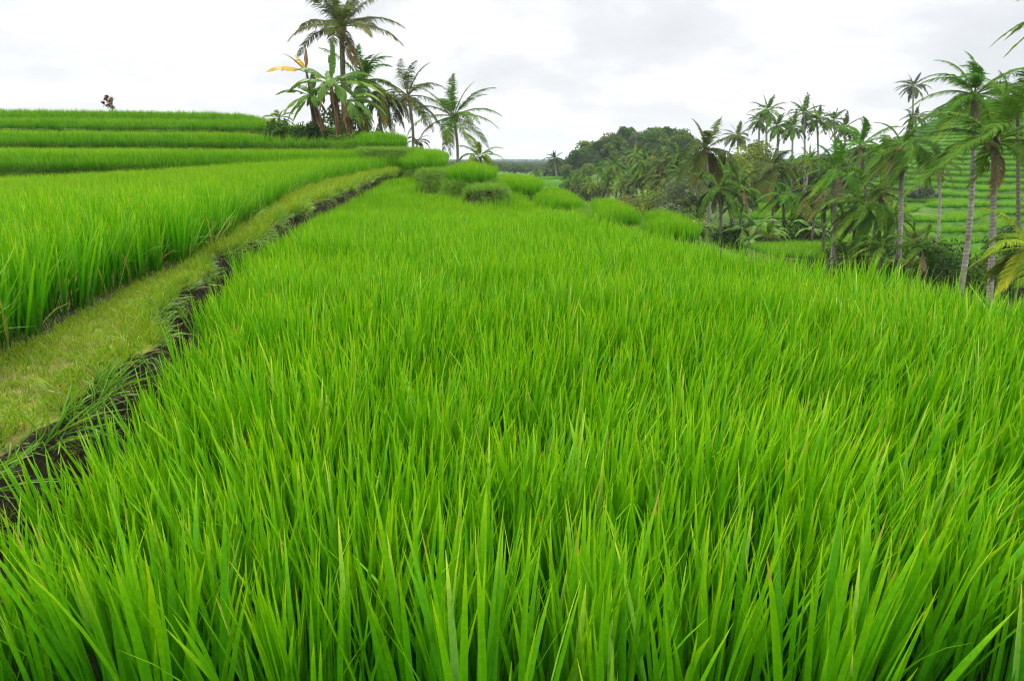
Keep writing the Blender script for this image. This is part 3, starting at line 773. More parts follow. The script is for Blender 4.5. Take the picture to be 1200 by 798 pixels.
# ------------------------------------------------------------------ palms
def palm_meshes(g, trunk_h, lean, r0, r1, L, nf, nl, wind, wl=.045, nseg=2, droop=1.0, up=1.25, low=-.5, tuft=1.0, old=.15, ndead=2, bend=.25, rs=9, sag=1.0):
    tr = MB()
    k = 16
    s = np.linspace(0, 1, k)
    c = np.stack([lean[0] * (s ** 1.6) + bend * np.sin(s * math.pi) * g.uniform(-1, 1), lean[1] * (s ** 1.6) + bend * .6 * np.sin(s * math.pi) * g.uniform(-1, 1), trunk_h * s - .35 * (1 - s)], 1)
    rad = r1 + (r0 - r1) * (1 - s) ** .9 + r0 * .45 * np.exp(-s * 22)
    tr.tube(c, rad * (1 + .04 * g.uniform(-1, 1, k)), 10)
    top = c[-1]
    crown = MB(); dead = MB()
    for f in range(nf + ndead):
        isdead = f >= nf
        q = (f + .5) / nf
        az = f * 2.39996 + g.normal() * .25
        e = up + (low - up) * q ** .85 + g.normal() * .10
        Lf = L * g.uniform(.86, 1.1) * (.72 + .28 * min(1, q * 3))
        if isdead: e = -1.0 + g.normal() * .18; Lf = L * g.uniform(.55, .8); az = g.uniform(0, 6.28)
        d = np.array([math.cos(az) * math.cos(e), math.sin(az) * math.cos(e), math.sin(e)])
        p = top + d * .10
        pts = [p]; ds = []
        seg = Lf / rs
        for i in range(rs):
            w = (i + 1) / rs
            d = d + np.array([wind[0] * w * .16, wind[1] * w * .16, -droop * (.05 + .17 * w) * (.6 + .8 * math.cos(e) ** 2)])
            d /= np.linalg.norm(d); p = p + d * seg; pts.append(p); ds.append(d)
        pts = np.array(pts)
        mb = dead if isdead else crown
        tint = np.clip(.27 + .5 * q ** 2 * old * 2.4 + g.normal() * .13, 0, .95)
        spear = q < .09
        if spear: tint = .42
        if isdead: tint = g.uniform(.2, .9)
        rr = .030 * L / 3.5 * np.linspace(1.3, .25, rs + 1)
        mb.tube(pts, rr, 4, min(.95, tint + .28), cap=False)
        # leaflets
        n = nl
        sl = np.linspace(.13, .995, n) + g.uniform(-.004, .004, n)
        ip = sl * rs; i0 = np.clip(ip.astype(int), 0, rs - 1); fr = (ip - i0)[:, None]
        C = pts[i0] * (1 - fr) + pts[i0 + 1] * fr
        T = np.array(ds)[i0]
        S = np.cross(T, np.array([0, 0, 1.])); S /= np.linalg.norm(S, axis=1)[:, None] + 1e-6
        N = np.cross(S, T)
        prof = np.interp(sl, [.1, .25, .5, .8, 1], [.55, .95, 1., .7, .32])
        for sg in (-1, 1):
            ll = Lf * .225 * prof * g.uniform(.7, 1.12, n) * tuft * (.5 if spear else 1)
            gapn = vnoise(sl * 14 + f * 3.1, sl * 0 + f * 1.7 + sg, 6)
            k_ = (g.uniform(size=n) > (.35 if isdead else .06)) & (gapn > .11)
            fan = np.interp(sl, [.1, .8, 1], [.45, .75, 1.6])[:, None]
            d1 = S * sg + T * fan + N * g.uniform(.05, .30, (n, 1)) - np.array([0, 0, .28 * sag]) + np.array([wind[0], wind[1], 0]) * .18
            d1 /= np.linalg.norm(d1, axis=1)[:, None]
            sg_ = sag * g.uniform(.4, 1.4, (n, 1)) * (1.8 if isdead else 1)
            d2 = d1 + np.array([wind[0] * .35, wind[1] * .35, -1.0]) * sg_; d2 /= np.linalg.norm(d2, axis=1)[:, None]
            wdir = np.cross(d1, N); wdir /= np.linalg.norm(wdir, axis=1)[:, None] + 1e-6
            wdir = wdir + N * g.normal(0, .35, (n, 1))
            w = (wl * g.uniform(.75, 1.2, n) * np.sqrt(prof))[:, None]
            B = C; Mid = C + d1 * ll[:, None] * .5; End = Mid + d2 * ll[:, None] * .5
            V = np.stack([B + wdir * w * .35, B - wdir * w * .35, Mid + wdir * w * .5, Mid - wdir * w * .5, End + wdir * w * .06, End - wdir * w * .06], 1)[k_]
            m_ = len(V)
            b = np.arange(m_)[:, None] * 6
            F = np.concatenate([b + np.array([[0, 1, 3, 2]]), b + np.array([[2, 3, 5, 4]])])
            tt = np.clip(tint + g.normal(0, .10, m_), 0, .96)
            if not isdead and q > .75: tt = np.clip(tt + .3 * old * 1.8 * (np.linspace(0, 1, m_) > .6), 0, .97)
            mb.add(V.reshape(-1, 3), F, np.repeat(tt, 6), .5)
    return tr, crown, dead, top
def nuts(g, top, n, r):
    mb = MB()
    for i in range(n):
        a = g.uniform(0, 6.28)
        c = top + np.array([math.cos(a) * r * 1.9, math.sin(a) * r * 1.9, -r * g.uniform(.8, 3.2)])
        mb.tube([top + np.array([0, 0, -.02]), top * .5 + c * .5 + np.array([0, 0, r * .6]), c], [r * .3, r * .25, r * .2], 4, .2, cap=False)
        mb.blob(c, (r, r, r * 1.2), 7, 5, g.uniform(), .05, g)
    return mb
def trunk_skirt(g, top, L, n=10):
    """brown leaf bases and fibre under the crown"""
    mb = MB()
    for i in range(n):
        a = g.uniform(0, 6.28); d = np.array([math.cos(a), math.sin(a), 0])
        l = L * g.uniform(.10, .2)
        p0 = top + np.array([0, 0, g.uniform(-.35, .1)]); p1 = p0 + d * l * .45 + np.array([0, 0, l * g.uniform(.1, .6)]); p2 = p1 + d * l * .4 - np.array([0, 0, l * g.uniform(.1, .7)])
        mb.tube([p0, p1, p2], [L * .016, L * .011, L * .005], 5, g.uniform(.1, .9))
    return mb

def palm(ub, vb, uc, vc, D, fpx, label, seed, mat='palm', trunk='trunk_pale', wind=(-.5, .1), group=None, cat='palm tree', nf=18, nl=56, r=(.15, .10), ndead=2, nut=8, name='coconut_palm', base=None, **kw):
    g = np.random.default_rng(seed)
    bx, by, bz = at_d(ub, vb, D)
    cx, cy, cz = at_d(uc, vc, D)
    L = fpx / FPX * D * (.90 if D < 60 else 1.0)
    if base is None: bz = min(gz(bx, by), bz + .6)
    else: bz = base
    kw.setdefault('wl', .042 * (D / 35 if D > 35 else 1))
    tr, crown, dead, top = palm_meshes(g, cz - bz, (cx - bx, cy - by), r[0], r[1], L, nf, nl, wind, ndead=ndead, **kw)
    t = thing(name, label, cat, (bx, by, bz), 0, group)
    obj('trunk', tr.mesh('trunk', M[trunk], True), t)
    obj('crown', crown.mesh('crown', M[mat]), t)
    if ndead: obj('dead_frond', dead.mesh('dead_frond', M['palm_dead']), t)
    if nut:
        sk = trunk_skirt(g, top, L); obj('leaf_base', sk.mesh('leaf_base', M['palm_dead'], True), t)
        o = obj('coconut_bunch', nuts(g, top, nut, .10).mesh('coconut_bunch', M['nut'], True), t)
    return t

WR = (-1.15, .2)
# hill group at the left
palm(404, 166, 400, 32, 42, 76, 'tall dark coconut palm above the banana plants, crown cut by the top of the photo', 1, 'palm_olive', 'trunk_mossy', (.1, .1), nf=20, nl=68, ndead=3, up=1.35, low=-.02, droop=.65, r=(0.172, 0.133), base=2.2, wl=.05, sag=.8)
palm(428, 168, 425, 96, 45, 58, 'bushy palm with yellow green upright fronds behind the tall dark palm', 2, 'palm_bright', 'trunk_dark', (.5, .1), nf=15, nl=58, up=1.45, low=-.2, r=(0.156, 0.117), base=1.6, old=.25)
palm(453, 166, 446, 112, 44, 48, 'brownish palm with drooping fronds and a trunk leaning left', 3, 'palm_olive', 'trunk_mossy', (.5, .1), nf=13, nl=55, up=.9, low=-.8, droop=1.5, old=.35, r=(0.117, 0.086), base=1.8)
palm(481, 176, 478, 113, 46, 64, 'slim grey green palm on the terrace edge left of the lone slender palm', 4, 'palm_olive', 'trunk_pale', (.5, .1), nf=15, nl=58, up=1.45, low=-.55, r=(0.101, 0.078), base=1.3, wl=.042)
palm(534, 196, 532, 137, 44, 64, 'lone slender palm standing against open sky past the terrace ends', 5, 'palm', 'trunk_pale', (.4, .1), nf=19, nl=58, up=1.36, low=-.25, droop=.7, sag=.7, r=(0.101, 0.078), base=.3, wl=.042)
palm(565, 214, 563, 184, 40, 33, 'small stemless palm with yellow fronds peeping over the terrace edge', 6, 'palm_yellow', 'trunk_dark', (.3, 0), nf=15, nl=42, up=1.4, low=-.1, r=(0.086, 0.070), base=-.6, nut=0, ndead=0, wl=.04)
palm(326, 160, 326, 139, 40, 24, 'small pale yellow palm behind the bush, left of the banana clump', 7, 'palm_yellow', 'trunk_dark', (.3, 0), nf=11, nl=38, up=1.2, low=-.1, r=(0.070, 0.055), base=2.2, nut=0, ndead=0, wl=.04)
palm(490, 182, 489, 166, 43, 22, 'low young palm half hidden behind the bank near the slim palm', 8, 'palm_olive', 'trunk_dark', (.4, 0), nf=7, nl=35, up=.9, low=.1, r=(0.055, 0.047), base=1.2, nut=0, ndead=0, wl=.04)
# right, near
palm(1161, 356, 1165, 166, 30, 118, 'big palm with wind swept fronds, rightmost dark upper trunk', 20, 'palm', 'trunk_pale', WR, nf=19, nl=75, ndead=1, up=1.4, low=-.25, r=(0.148, 0.109), wl=.05, old=.10, sag=.9)
palm(1124, 350, 1141, 112, 34, 78, 'tallest right hand palm, its pale trunk passing behind swept yellow fronds', 21, 'palm_bright', 'trunk_pale', WR, nf=22, nl=68, up=1.45, low=-.4, r=(0.148, 0.101), old=.2)
palm(1050, 334, 1057, 172, 38, 62, 'dark palm with grey hanging dead fronds and a straight pale trunk', 22, 'palm', 'trunk_pale', WR, nf=18, nl=68, ndead=6, up=1.4, low=-.75, droop=1.2, r=(0.156, 0.117))
palm(974, 316, 977, 200, 42, 58, 'palm with an upright fresh green crown and a slim straight pale trunk', 23, 'palm_bright', 'trunk_pale', WR, nf=15, nl=62, up=1.5, low=-.35, r=(0.133, 0.101))
palm(1012, 326, 1014, 240, 40, 66, 'dense dark green palm with drooping fronds over an orange nut bunch', 24, 'palm', 'trunk_dark', WR, nf=21, nl=68, up=1.2, low=-.9, droop=1.3, r=(0.117, 0.094), old=.1)
palm(966, 310, 967, 232, 46, 42, 'brownish palm just left of the slim straight pale trunk', 25, 'palm_olive', 'trunk_dark', WR, nf=15, nl=58, up=1.2, low=-.7, droop=1.3, r=(0.117, 0.094), old=.35)
palm(918, 284, 917, 229, 62, 36, 'single green palm with a two tone trunk at the edge of the flat paddy', 26, 'palm_bright', 'trunk_dark', WR, nf=15, nl=58, up=1.3, low=-.5, r=(0.133, 0.101))
palm(829, 272, 827, 176, 62, 52, 'tall grey green palm rising in the middle, left of the distant skyline palms', 27, 'palm_olive', 'trunk_pale', (-.3, .1), nf=18, nl=68, up=1.45, low=-.6, r=(0.148, 0.109), old=.2)
palm(843, 278, 842, 222, 59, 44, 'shorter palm with broad dark fronds, right beside the tall middle palm', 28, 'palm', 'trunk_dark', (.3, .1), nf=15, nl=60, up=1.3, low=-.4, r=(0.133, 0.101), droop=1.2)
palm(1199, 385, 1202, 292, 22, 92, 'low palm with yellow arching fronds cut by the right edge', 29, 'palm_yellow', 'trunk_dark', WR, nf=15, nl=65, up=1.2, low=-.5, droop=1.2, r=(0.109, 0.086), wl=.045, ndead=1, nut=0, old=.10)
palm(1250, 400, 1250, 16, 27, 78, 'palm mostly outside the photo with fronds entering at the top right corner', 30, 'palm', 'trunk_pale', WR, nf=16, nl=62, up=1.3, low=-.5, r=(0.133, 0.101), old=.3)
palm(1079, 332, 1078, 292, 36, 46, 'young palm with few long arching fronds under the big right palms', 31, 'palm', 'trunk_dark', WR, nf=9, nl=55, up=1.35, low=.05, droop=1.2, r=(0.109, 0.086), nut=0)
palm(1001, 330, 1000, 305, 40, 50, 'squat young palm with broad upright fronds among the near trunks', 32, 'palm', 'trunk_dark', (-.2, 0), nf=9, nl=50, up=1.45, low=.6, droop=.8, r=(0.094, 0.078), nut=0, ndead=0)
palm(1030, 334, 1034, 290, 37, 42, 'young palm leaning in the shade just left of the straight pale trunk', 33, 'palm', 'trunk_dark', WR, nf=10, nl=50, up=1.2, low=.0, droop=1.1, r=(0.078, 0.062), nut=0, ndead=0)
palm(1192, 345, 1192, 112, 46, 50, 'dark palm behind the big windswept palm at the right edge', 34, 'palm', 'trunk_dark', WR, nf=15, nl=58, up=1.2, low=-.5, r=(0.133, 0.101))
palm(905, 285, 905, 196, 75, 46, 'broad greyish palm with brown lower fronds below the yellow round tree', 35, 'palm_olive', 'trunk_dark', (-.3, 0), nf=16, nl=60, up=1.4, low=-.6, droop=1.1, r=(0.156, 0.117), old=.35, ndead=4)
palm(940, 290, 941, 236, 64, 38, 'small pale palm with windblown fronds right of the two tone trunk', 36, 'palm_olive', 'trunk_pale', WR, nf=12, nl=52, up=1.1, low=-.4, r=(0.101, 0.078), old=.3)
palm(1015, 300, 1008, 172, 52, 50, 'palm with tall bright upright fronds behind the fresh green crown', 37, 'palm_bright', 'trunk_dark', WR, nf=15, nl=58, up=1.5, low=-.2, r=(0.133, 0.101))
palm(1036, 300, 1036, 176, 55, 46, 'dark palm mostly hidden behind the one with hanging dead fronds', 38, 'palm', 'trunk_dark', WR, nf=15, nl=55, up=1.2, low=-.5, r=(0.133, 0.101))
palm(950, 300, 956, 222, 56, 36, 'pale drooping palm half hidden left of the brownish palm', 39, 'palm_olive', 'trunk_dark', WR, nf=12, nl=52, up=1.0, low=-.6, r=(0.094, 0.078), old=.35)
palm(878, 272, 870, 222, 70, 30, 'thin palm over the right hand banana plants', 40, 'palm', 'trunk_pale', WR, nf=10, nl=50, up=1.2, low=-.4, r=(0.101, 0.078))

# skyline palms
SKY = [
 (1069, 150, 1070, 101, 190, 20, 'solitary tall palm on the crest of the terraced hill', 'palm_olive'),
 (1074, 160, 1073, 137, 180, 17, 'shorter palm just below the solitary crest palm', 'palm_olive'),
 (943, 210, 942, 133, 120, 27, 'tallest skyline palm with a long pale bare trunk', 'palm'),
 (960, 212, 957, 141, 122, 25, 'skyline palm close on the right of the tallest one', 'palm_olive'),
 (977, 212, 977, 141, 130, 19, 'thin crowned skyline palm with yellow tips', 'palm'),
 (900, 205, 899, 130, 125, 23, 'skyline palm standing over the yellow round tree', 'palm'),
 (911, 206, 911, 148, 122, 22, 'skyline palm just right of the yellow round tree', 'palm'),
 (866, 200, 864, 160, 160, 22, 'isolated spindly skyline palm with a thin pale trunk', 'palm_olive'),
 (929, 205, 929, 150, 118, 22, 'dark skyline palm left of the long pale bare trunk', 'palm'),
 (888, 205, 890, 142, 130, 18, 'ragged little palm left of the one over the yellow tree', 'palm_olive'),
 (990, 215, 990, 150, 125, 22, 'hazy skyline palm left of the big bright upright fronds', 'palm_olive'),
 (653, 217, 650, 186, 210, 14, 'isolated palm at the far left of the wood beside the small terraces', 'palm_olive'),
 (628, 213, 628, 202, 230, 9, 'tiny dark palm farthest toward the hazy plain', 'palm'),
 (641, 212, 641, 203, 225, 9, 'tiny palm between the dark one and the isolated palm', 'palm_olive'),
 (1095, 300, 1100, 190, 60, 34, 'palm glimpsed between the two tall right hand palms', 'palm_olive'),
]
for i, (a, b, c, d, D, f, lab, mt) in enumerate(SKY):
    palm(a, b, c, d, D, f, lab, 60 + i, mt, 'trunk_pale', (-.3, .1), nf=20, nl=26, r=(.19 * D / 150 + .05, .13 * D / 150 + .04), ndead=1, nut=0, up=1.45, low=-.55, group='palms on the skyline', rs=7, wl=.05 * D / 45)

# mid distance stand : shared meshes, copied trees
def copy_thing(src, loc, rz, scale, label, group):
    r = src.copy(); COL.objects.link(r); r.location = loc; r.rotation_euler = (0, 0, rz); r.scale = (scale,) * 3
    r['label'] = label; r['group'] = group
    for ch in src.children:
        c = ch.copy(); COL.objects.link(c); c.parent = r
    return r
STAND = [ # crown u, v, base v, D, frond px
 (668, 214, 237, 125, 13), (676, 219, 240, 122, 14), (684, 210, 240, 124, 15), (692, 216, 243, 118, 16), (700, 226, 244, 116, 14), (706, 207, 243, 122, 17),
 (714, 221, 246, 114, 15), (720, 194, 246, 116, 21), (726, 214, 248, 112, 17), (733, 224, 249, 110, 16), (738, 205, 248, 112, 19), (746, 214, 250, 108, 18),
 (752, 190, 248, 108, 24), (760, 206, 250, 106, 22), (766, 224, 253, 100, 20), (775, 191, 250, 102, 27), (783, 210, 254, 98, 24), (792, 186, 250, 100, 24),
 (800, 205, 258, 92, 26), (808, 226, 262, 84, 26), (812, 194, 258, 90, 28), (822, 214, 262, 82, 28), (858, 206, 262, 90, 25), (868, 230, 268, 78, 26), (884, 214, 262, 95, 22), (662, 221, 236, 128, 10),
 (856, 240, 272, 70, 26), (700, 196, 235, 140, 13), (742, 182, 235, 130, 17), (812, 240, 268, 72, 26)]
STAND += [(1000, 262, 312, 46, 30), (1028, 226, 300, 50, 32), (1042, 256, 318, 45, 30),
 (870, 200, 255, 100, 22), (845, 192, 250, 110, 20), (836, 206, 258, 95, 22), (790, 226, 262, 84, 22), (776, 236, 262, 84, 20), (755, 230, 256, 96, 18), (1068, 282, 330, 42, 30), (1098, 306, 340, 40, 30), (1150, 318, 345, 40, 30), (920, 196, 245, 110, 20), (945, 186, 240, 115, 20), (985, 186, 235, 110, 22), (1000, 204, 250, 95, 24)]
protos = []
for k, (mt, tk, nd) in enumerate([('palm', 'trunk_pale', 2), ('palm_olive', 'trunk_pale', 3), ('palm', 'trunk_dark', 1), ('palm_yellow', 'trunk_pale', 2), ('palm_olive', 'trunk_dark', 3)]):
    g = np.random.default_rng(900 + k)
    protos.append((palm_meshes(g, 6.2 - .5 * k, (g.uniform(-.5, .5), 0), .17, .13, 2.6, 20, 30, (-.3, .1), wl=.10, up=1.45, low=-.6, old=.25, ndead=nd, rs=7), mt, tk))
pthings = {}
for i, (uc, vc, vb, D, f) in enumerate(STAND):
    k = i % 5 if f < 26 else (0, 1, 2, 4)[i % 4]
    (tr, cr, de, top), mt, tk = protos[k]
    s = (f / FPX * D) / 2.6
    cx, cy, cz = at_d(uc, vc, D)
    bz = cz - (6.2 - .5 * k) * s
    bx = cx - top[0] * s
    rz = (i * 1.7) % 6.28
    # the copies stand on the ground wherever it lies
    g_ = gz(bx, cy)
    lab = 'one of the shaggy coconut palms crowded together in front of the wood'
    if vb > 279: lab = 'one of the low leafy palms filling the shade between the near trunks'
    elif vb > 255: lab = 'one of the larger coconut palms in the tangle around the tall middle palm'
    grp = 'palm stand in front of the wood' if vb <= 255 else 'palms in the tangle round the tall middle palm' if vb <= 279 else 'low palms among the near trunks'
    if k not in pthings:
        t = thing('coconut_palm', lab, 'palm tree', (bx, cy, min(bz, g_ + .2)), 0, grp, s)
        h = (cz - min(bz, g_ + .2)) / s
        obj('trunk', tr.mesh('trunk', M[tk], True), t); obj('crown', cr.mesh('crown', M[mt]), t); obj('dead_frond', de.mesh('dead_frond', M['palm_dead']), t)
        pthings[k] = t
    else:
        t = copy_thing(pthings[k], (bx, cy, min(bz, g_ + .2)), rz, s, lab, grp)
    # raise crown where the slope is lower than the palm is tall : stretch the stem only
    h_have = (6.2 - .5 * k); h_want = (cz - t.location.z) / s
    for ch in t.children:
        if ch.name.startswith('trunk'): ch.scale = (1, 1, h_want / h_have)
        else: ch.location = (0, 0, h_want - h_have)
for o in list(COL.objects): pass

# ------------------------------------------------------------------ broadleaf trees and shrubs
def tree_meshes(g, H, W, nclump, nleaf, lsz, trunk_frac=.35, r=.18, flat=.75, loose=.55):
    tr = MB()
    th = H * trunk_frac
    p = [np.array([0, 0, -.4]), np.array([g.normal() * .1, g.normal() * .1, th * .5]), np.array([g.normal() * .2, g.normal() * .2, th]), np.array([g.normal() * .3, g.normal() * .3, H * .72])]
    tr.tube(p, [r * 1.3, r, r * .8, r * .35], 7)
    crown = MB(); cc = []
    for i in range(nclump):
        a = i * 2.4 + g.uniform(-.4, .4); q = (i + .5) / nclump
        zz = th * .95 + (H - th) * (.08 + .84 * q); env = math.sin(math.pi * min(1, .18 + .80 * q)) ** .7
        rr = W * .5 * env * math.sqrt(g.uniform(.15, 1.))
        c = np.array([math.cos(a) * rr, math.sin(a) * rr, zz]); cs = W * g.uniform(.17, .30)
        cc.append((c, cs))
        mid = p[2] * .5 + c * .5 + np.array([0, 0, -.12 * H])
        tr.tube([p[2] * .9 + p[1] * .1, mid, c], [r * .5, r * .3, r * .1], 5, cap=False)
    for c, cs in cc:
        n = int(nleaf / nclump * g.uniform(.7, 1.3))
        d = g.normal(size=(n, 3)); d /= np.linalg.norm(d, axis=1)[:, None]
        rad = cs * g.uniform(loose, 1.12, (n, 1)) * np.array([1, 1, flat])
        P = c + d * rad
        nn = d * .7 + g.normal(size=(n, 3)) * .6 + np.array([0, 0, .4]); nn /= np.linalg.norm(nn, axis=1)[:, None]
        a = np.cross(nn, g.normal(size=(n, 3))); a /= np.linalg.norm(a, axis=1)[:, None]; b = np.cross(nn, a)
        s = lsz * g.uniform(.6, 1.4, (n, 1))
        V = np.stack([P - a * s, P + b * s * .5 - nn * s * .15, P + a * s, P - b * s * .5 - nn * s * .15], 1).reshape(-1, 3)
        F = np.arange(n * 4).reshape(-1, 4)
        ct = g.uniform(.2, .75)
        crown.add(V, F, np.repeat(np.clip(ct + g.normal(0, .16, n), 0, .96), 4), .5)
    return tr, crown
def tree(u, v, D, H, W, label, seed, mat, name='broadleaf_tree', cat='tree', group=None, base=None, nclump=14, nleaf=2200, lsz=None, bark_='bark', **kw):
    g = np.random.default_rng(seed)
    x, y, z = at_d(u, v, D)
    z = gz(x, y) if base is None else base
    tr, cr = tree_meshes(g, H, W, nclump, nleaf, lsz or .012 * W + .0016 * D, **kw)
    t = thing(name, label, cat, (x, y, z), 0, group)
    obj('trunk' if name.endswith('tree') else 'stem', tr.mesh('trunk', M[bark_], True), t)
    obj('crown' if name.endswith('tree') else 'foliage', cr.mesh('crown', M[mat]), t)
    return t
# the wood on the middle hill
TP = []
for k, (mt, H, W) in enumerate([('tree_a', 11, 9), ('tree_b', 12, 8), ('tree_a', 9, 8), ('tree_b', 10, 9), ('tree_c', 10, 8), ('tree_e', 11, 8), ('tree_d', 8, 7)]):
    g = np.random.default_rng(1200 + k); TP.append((tree_meshes(g, H, W * .9, 15, 2000, .40, .3, .22, .7, .7), mt, H))
tthing = {}
def wood_tree(u, vtop, D, k, label, group, hmax=14):
    x, y, zt = at_d(u, vtop, D); z0 = gz(x, y)
    (tr, cr), mt, H = TP[k]
    h = min(max(zt - z0, 4.), 16.); s = h / H
    if k not in tthing:
        t = thing('broadleaf_tree', label, 'tree', (x, y, z0), 0, group, s)
        obj('trunk', tr.mesh('trunk', M['bark_pale'], True), t); obj('crown', cr.mesh('crown', M[mt]), t); tthing[k] = t
    else: t = copy_thing(tthing[k], (x, y, z0), (u * 1.3 + D) % 6.28, s, label, group)
    return t
g = np.random.default_rng(77)
sky = [(662, 198), (668, 188), (674, 179), (682, 170), (690, 166), (698, 162), (708, 163), (716, 158), (724, 156), (732, 152), (740, 154), (748, 151), (756, 154), (764, 152), (772, 150), (780, 151), (788, 149), (797, 151), (804, 160)]
for i, (u, v) in enumerate(sky):
    wood_tree(u + g.uniform(-3, 3), v + g.uniform(-4, 6), 205 + g.uniform(-12, 14), [0, 1, 3, 0, 6, 1, 2, 4, 0, 1, 2, 5, 0, 3, 0, 1, 5, 0, 3][i], 'one of the broadleaf trees whose crown outlines the top of the wooded hill', 'trees along the top of the wood')
for i in range(34):
    u = 664 + (i * 137.5 % 150); row = i % 3
    top = np.interp(u, [660, 680, 700, 730, 800], [205, 182, 175, 166, 164])
    v = top + 9 + row * 10 + g.uniform(-3, 3); D = 192 - row * 17 + g.uniform(-4, 4)
    if v > 206: v = 204 + g.uniform(-3, 3)
    wood_tree(u, v, D, int(g.choice([0, 1, 2, 3, 4, 0, 1, 5, 6], p=[.2, .15, .15, .15, .09, .1, .08, .05, .03])), 'one of the leafy trees packed inside the wooded hill, below its skyline', 'trees inside the wood')
# named trees
tree(882, 215, 118, 9.5, 7.5, 'round yellow green tree below the skyline palms', 301, 'tree_d', nleaf=3200, nclump=22)
tree(893, 225, 110, 5.5, 6, 'low dark tree under the round yellow tree', 302, 'tree_b')
tree(930, 214, 124, 6.5, 8, 'broad yellow leaved tree under the tallest skyline palm', 303, 'tree_d')
tree(955, 215, 126, 6.0, 8, 'dark green tree right of the long bare palm trunk', 304, 'tree_b')
tree(915, 216, 122, 5.5, 7, 'dark green tree left of the long bare palm trunk', 315, 'tree_b')
tree(985, 215, 120, 6.5, 8, 'mid green tree below the hazy skyline palm', 305, 'tree_a')
tree(1012, 205, 130, 7.5, 8, 'mid green tree at the left foot of the crest', 306, 'tree_a')
tree(858, 205, 180, 6, 9, 'bluish dark tree below the isolated spindly palm', 307, 'tree_b')
tree(838, 205, 175, 6, 9, 'mid green tree in the gap right of the wood', 308, 'tree_a')
tree(876, 208, 170, 6, 9, 'olive tree in the gap below the ragged little palm', 316, 'tree_c')
tree(855, 222, 130, 4.5, 7, 'pale olive scrub tree in the gap right of the tall middle palm', 309, 'tree_c')
tree(795, 268, 74, 5.0, 5.2, 'grey green small leaved tree left of the tall middle palm', 310, 'tree_e', nleaf=3600, nclump=24, lsz=.13, trunk_frac=.2)
tree(772, 262, 80, 3.2, 5.0, 'lime green bushy tree at the left end of the thicket', 311, 'tree_d', nleaf=2600, lsz=.13, trunk_frac=.2)
tree(648, 213, 260, 4.5, 7, 'dark tree just right of the isolated far palm', 312, 'tree_b')
tree(660, 208, 250, 5.5, 8, 'dark tree at the left foot of the wooded hill', 313, 'tree_b')
tree(130, 140, 60, 2.75, .85, 'rust brown leaved treetop showing above the crest at the far left', 320, 'rust', base=3.95, nclump=11, nleaf=330, lsz=.10, trunk_frac=.6, r=.03, loose=.15)
# shrubs
def shrub(u, v, D, H, W, label, seed, mat, **kw):
    kw.setdefault('nleaf', 1500); kw.setdefault('nclump', 14); kw.setdefault('lsz', .04 + .0016 * D)
    return tree(u, v, D, H, W, label, seed, mat, 'shrub', 'shrub', trunk_frac=.08, r=.05, **kw)
shrub(328, 155, 39.5, 1.25, 1.9, 'round grassy bush beside the small yellow palm on the hill', 401, 'tree_a', base=2.3, lsz=.09)
shrub(363, 155, 39, 1.1, 1.7, 'dark leafy bush at the left foot of the banana plants', 402, 'tree_b', base=2.3, lsz=.09)
shrub(392, 160, 42.5, 2.2, 2.4, 'tall dark undergrowth bush behind the banana stems', 403, 'tree_b', base=2.2, lsz=.09)
shrub(420, 160, 40.5, 2.4, 1.5, 'green creeper covered bush right of the banana stems', 404, 'tree_a', base=2.2, lsz=.08)
shrub(438, 166, 40.5, .9, 2.2, 'low scrub between the banana clump and the top rice block', 405, 'tree_b', base=2.2, lsz=.07)
shrub(405, 166, 37.2, .55, 1.8, 'low weedy bush in front of the banana stems', 406, 'tree_a', base=2.2, lsz=.06)
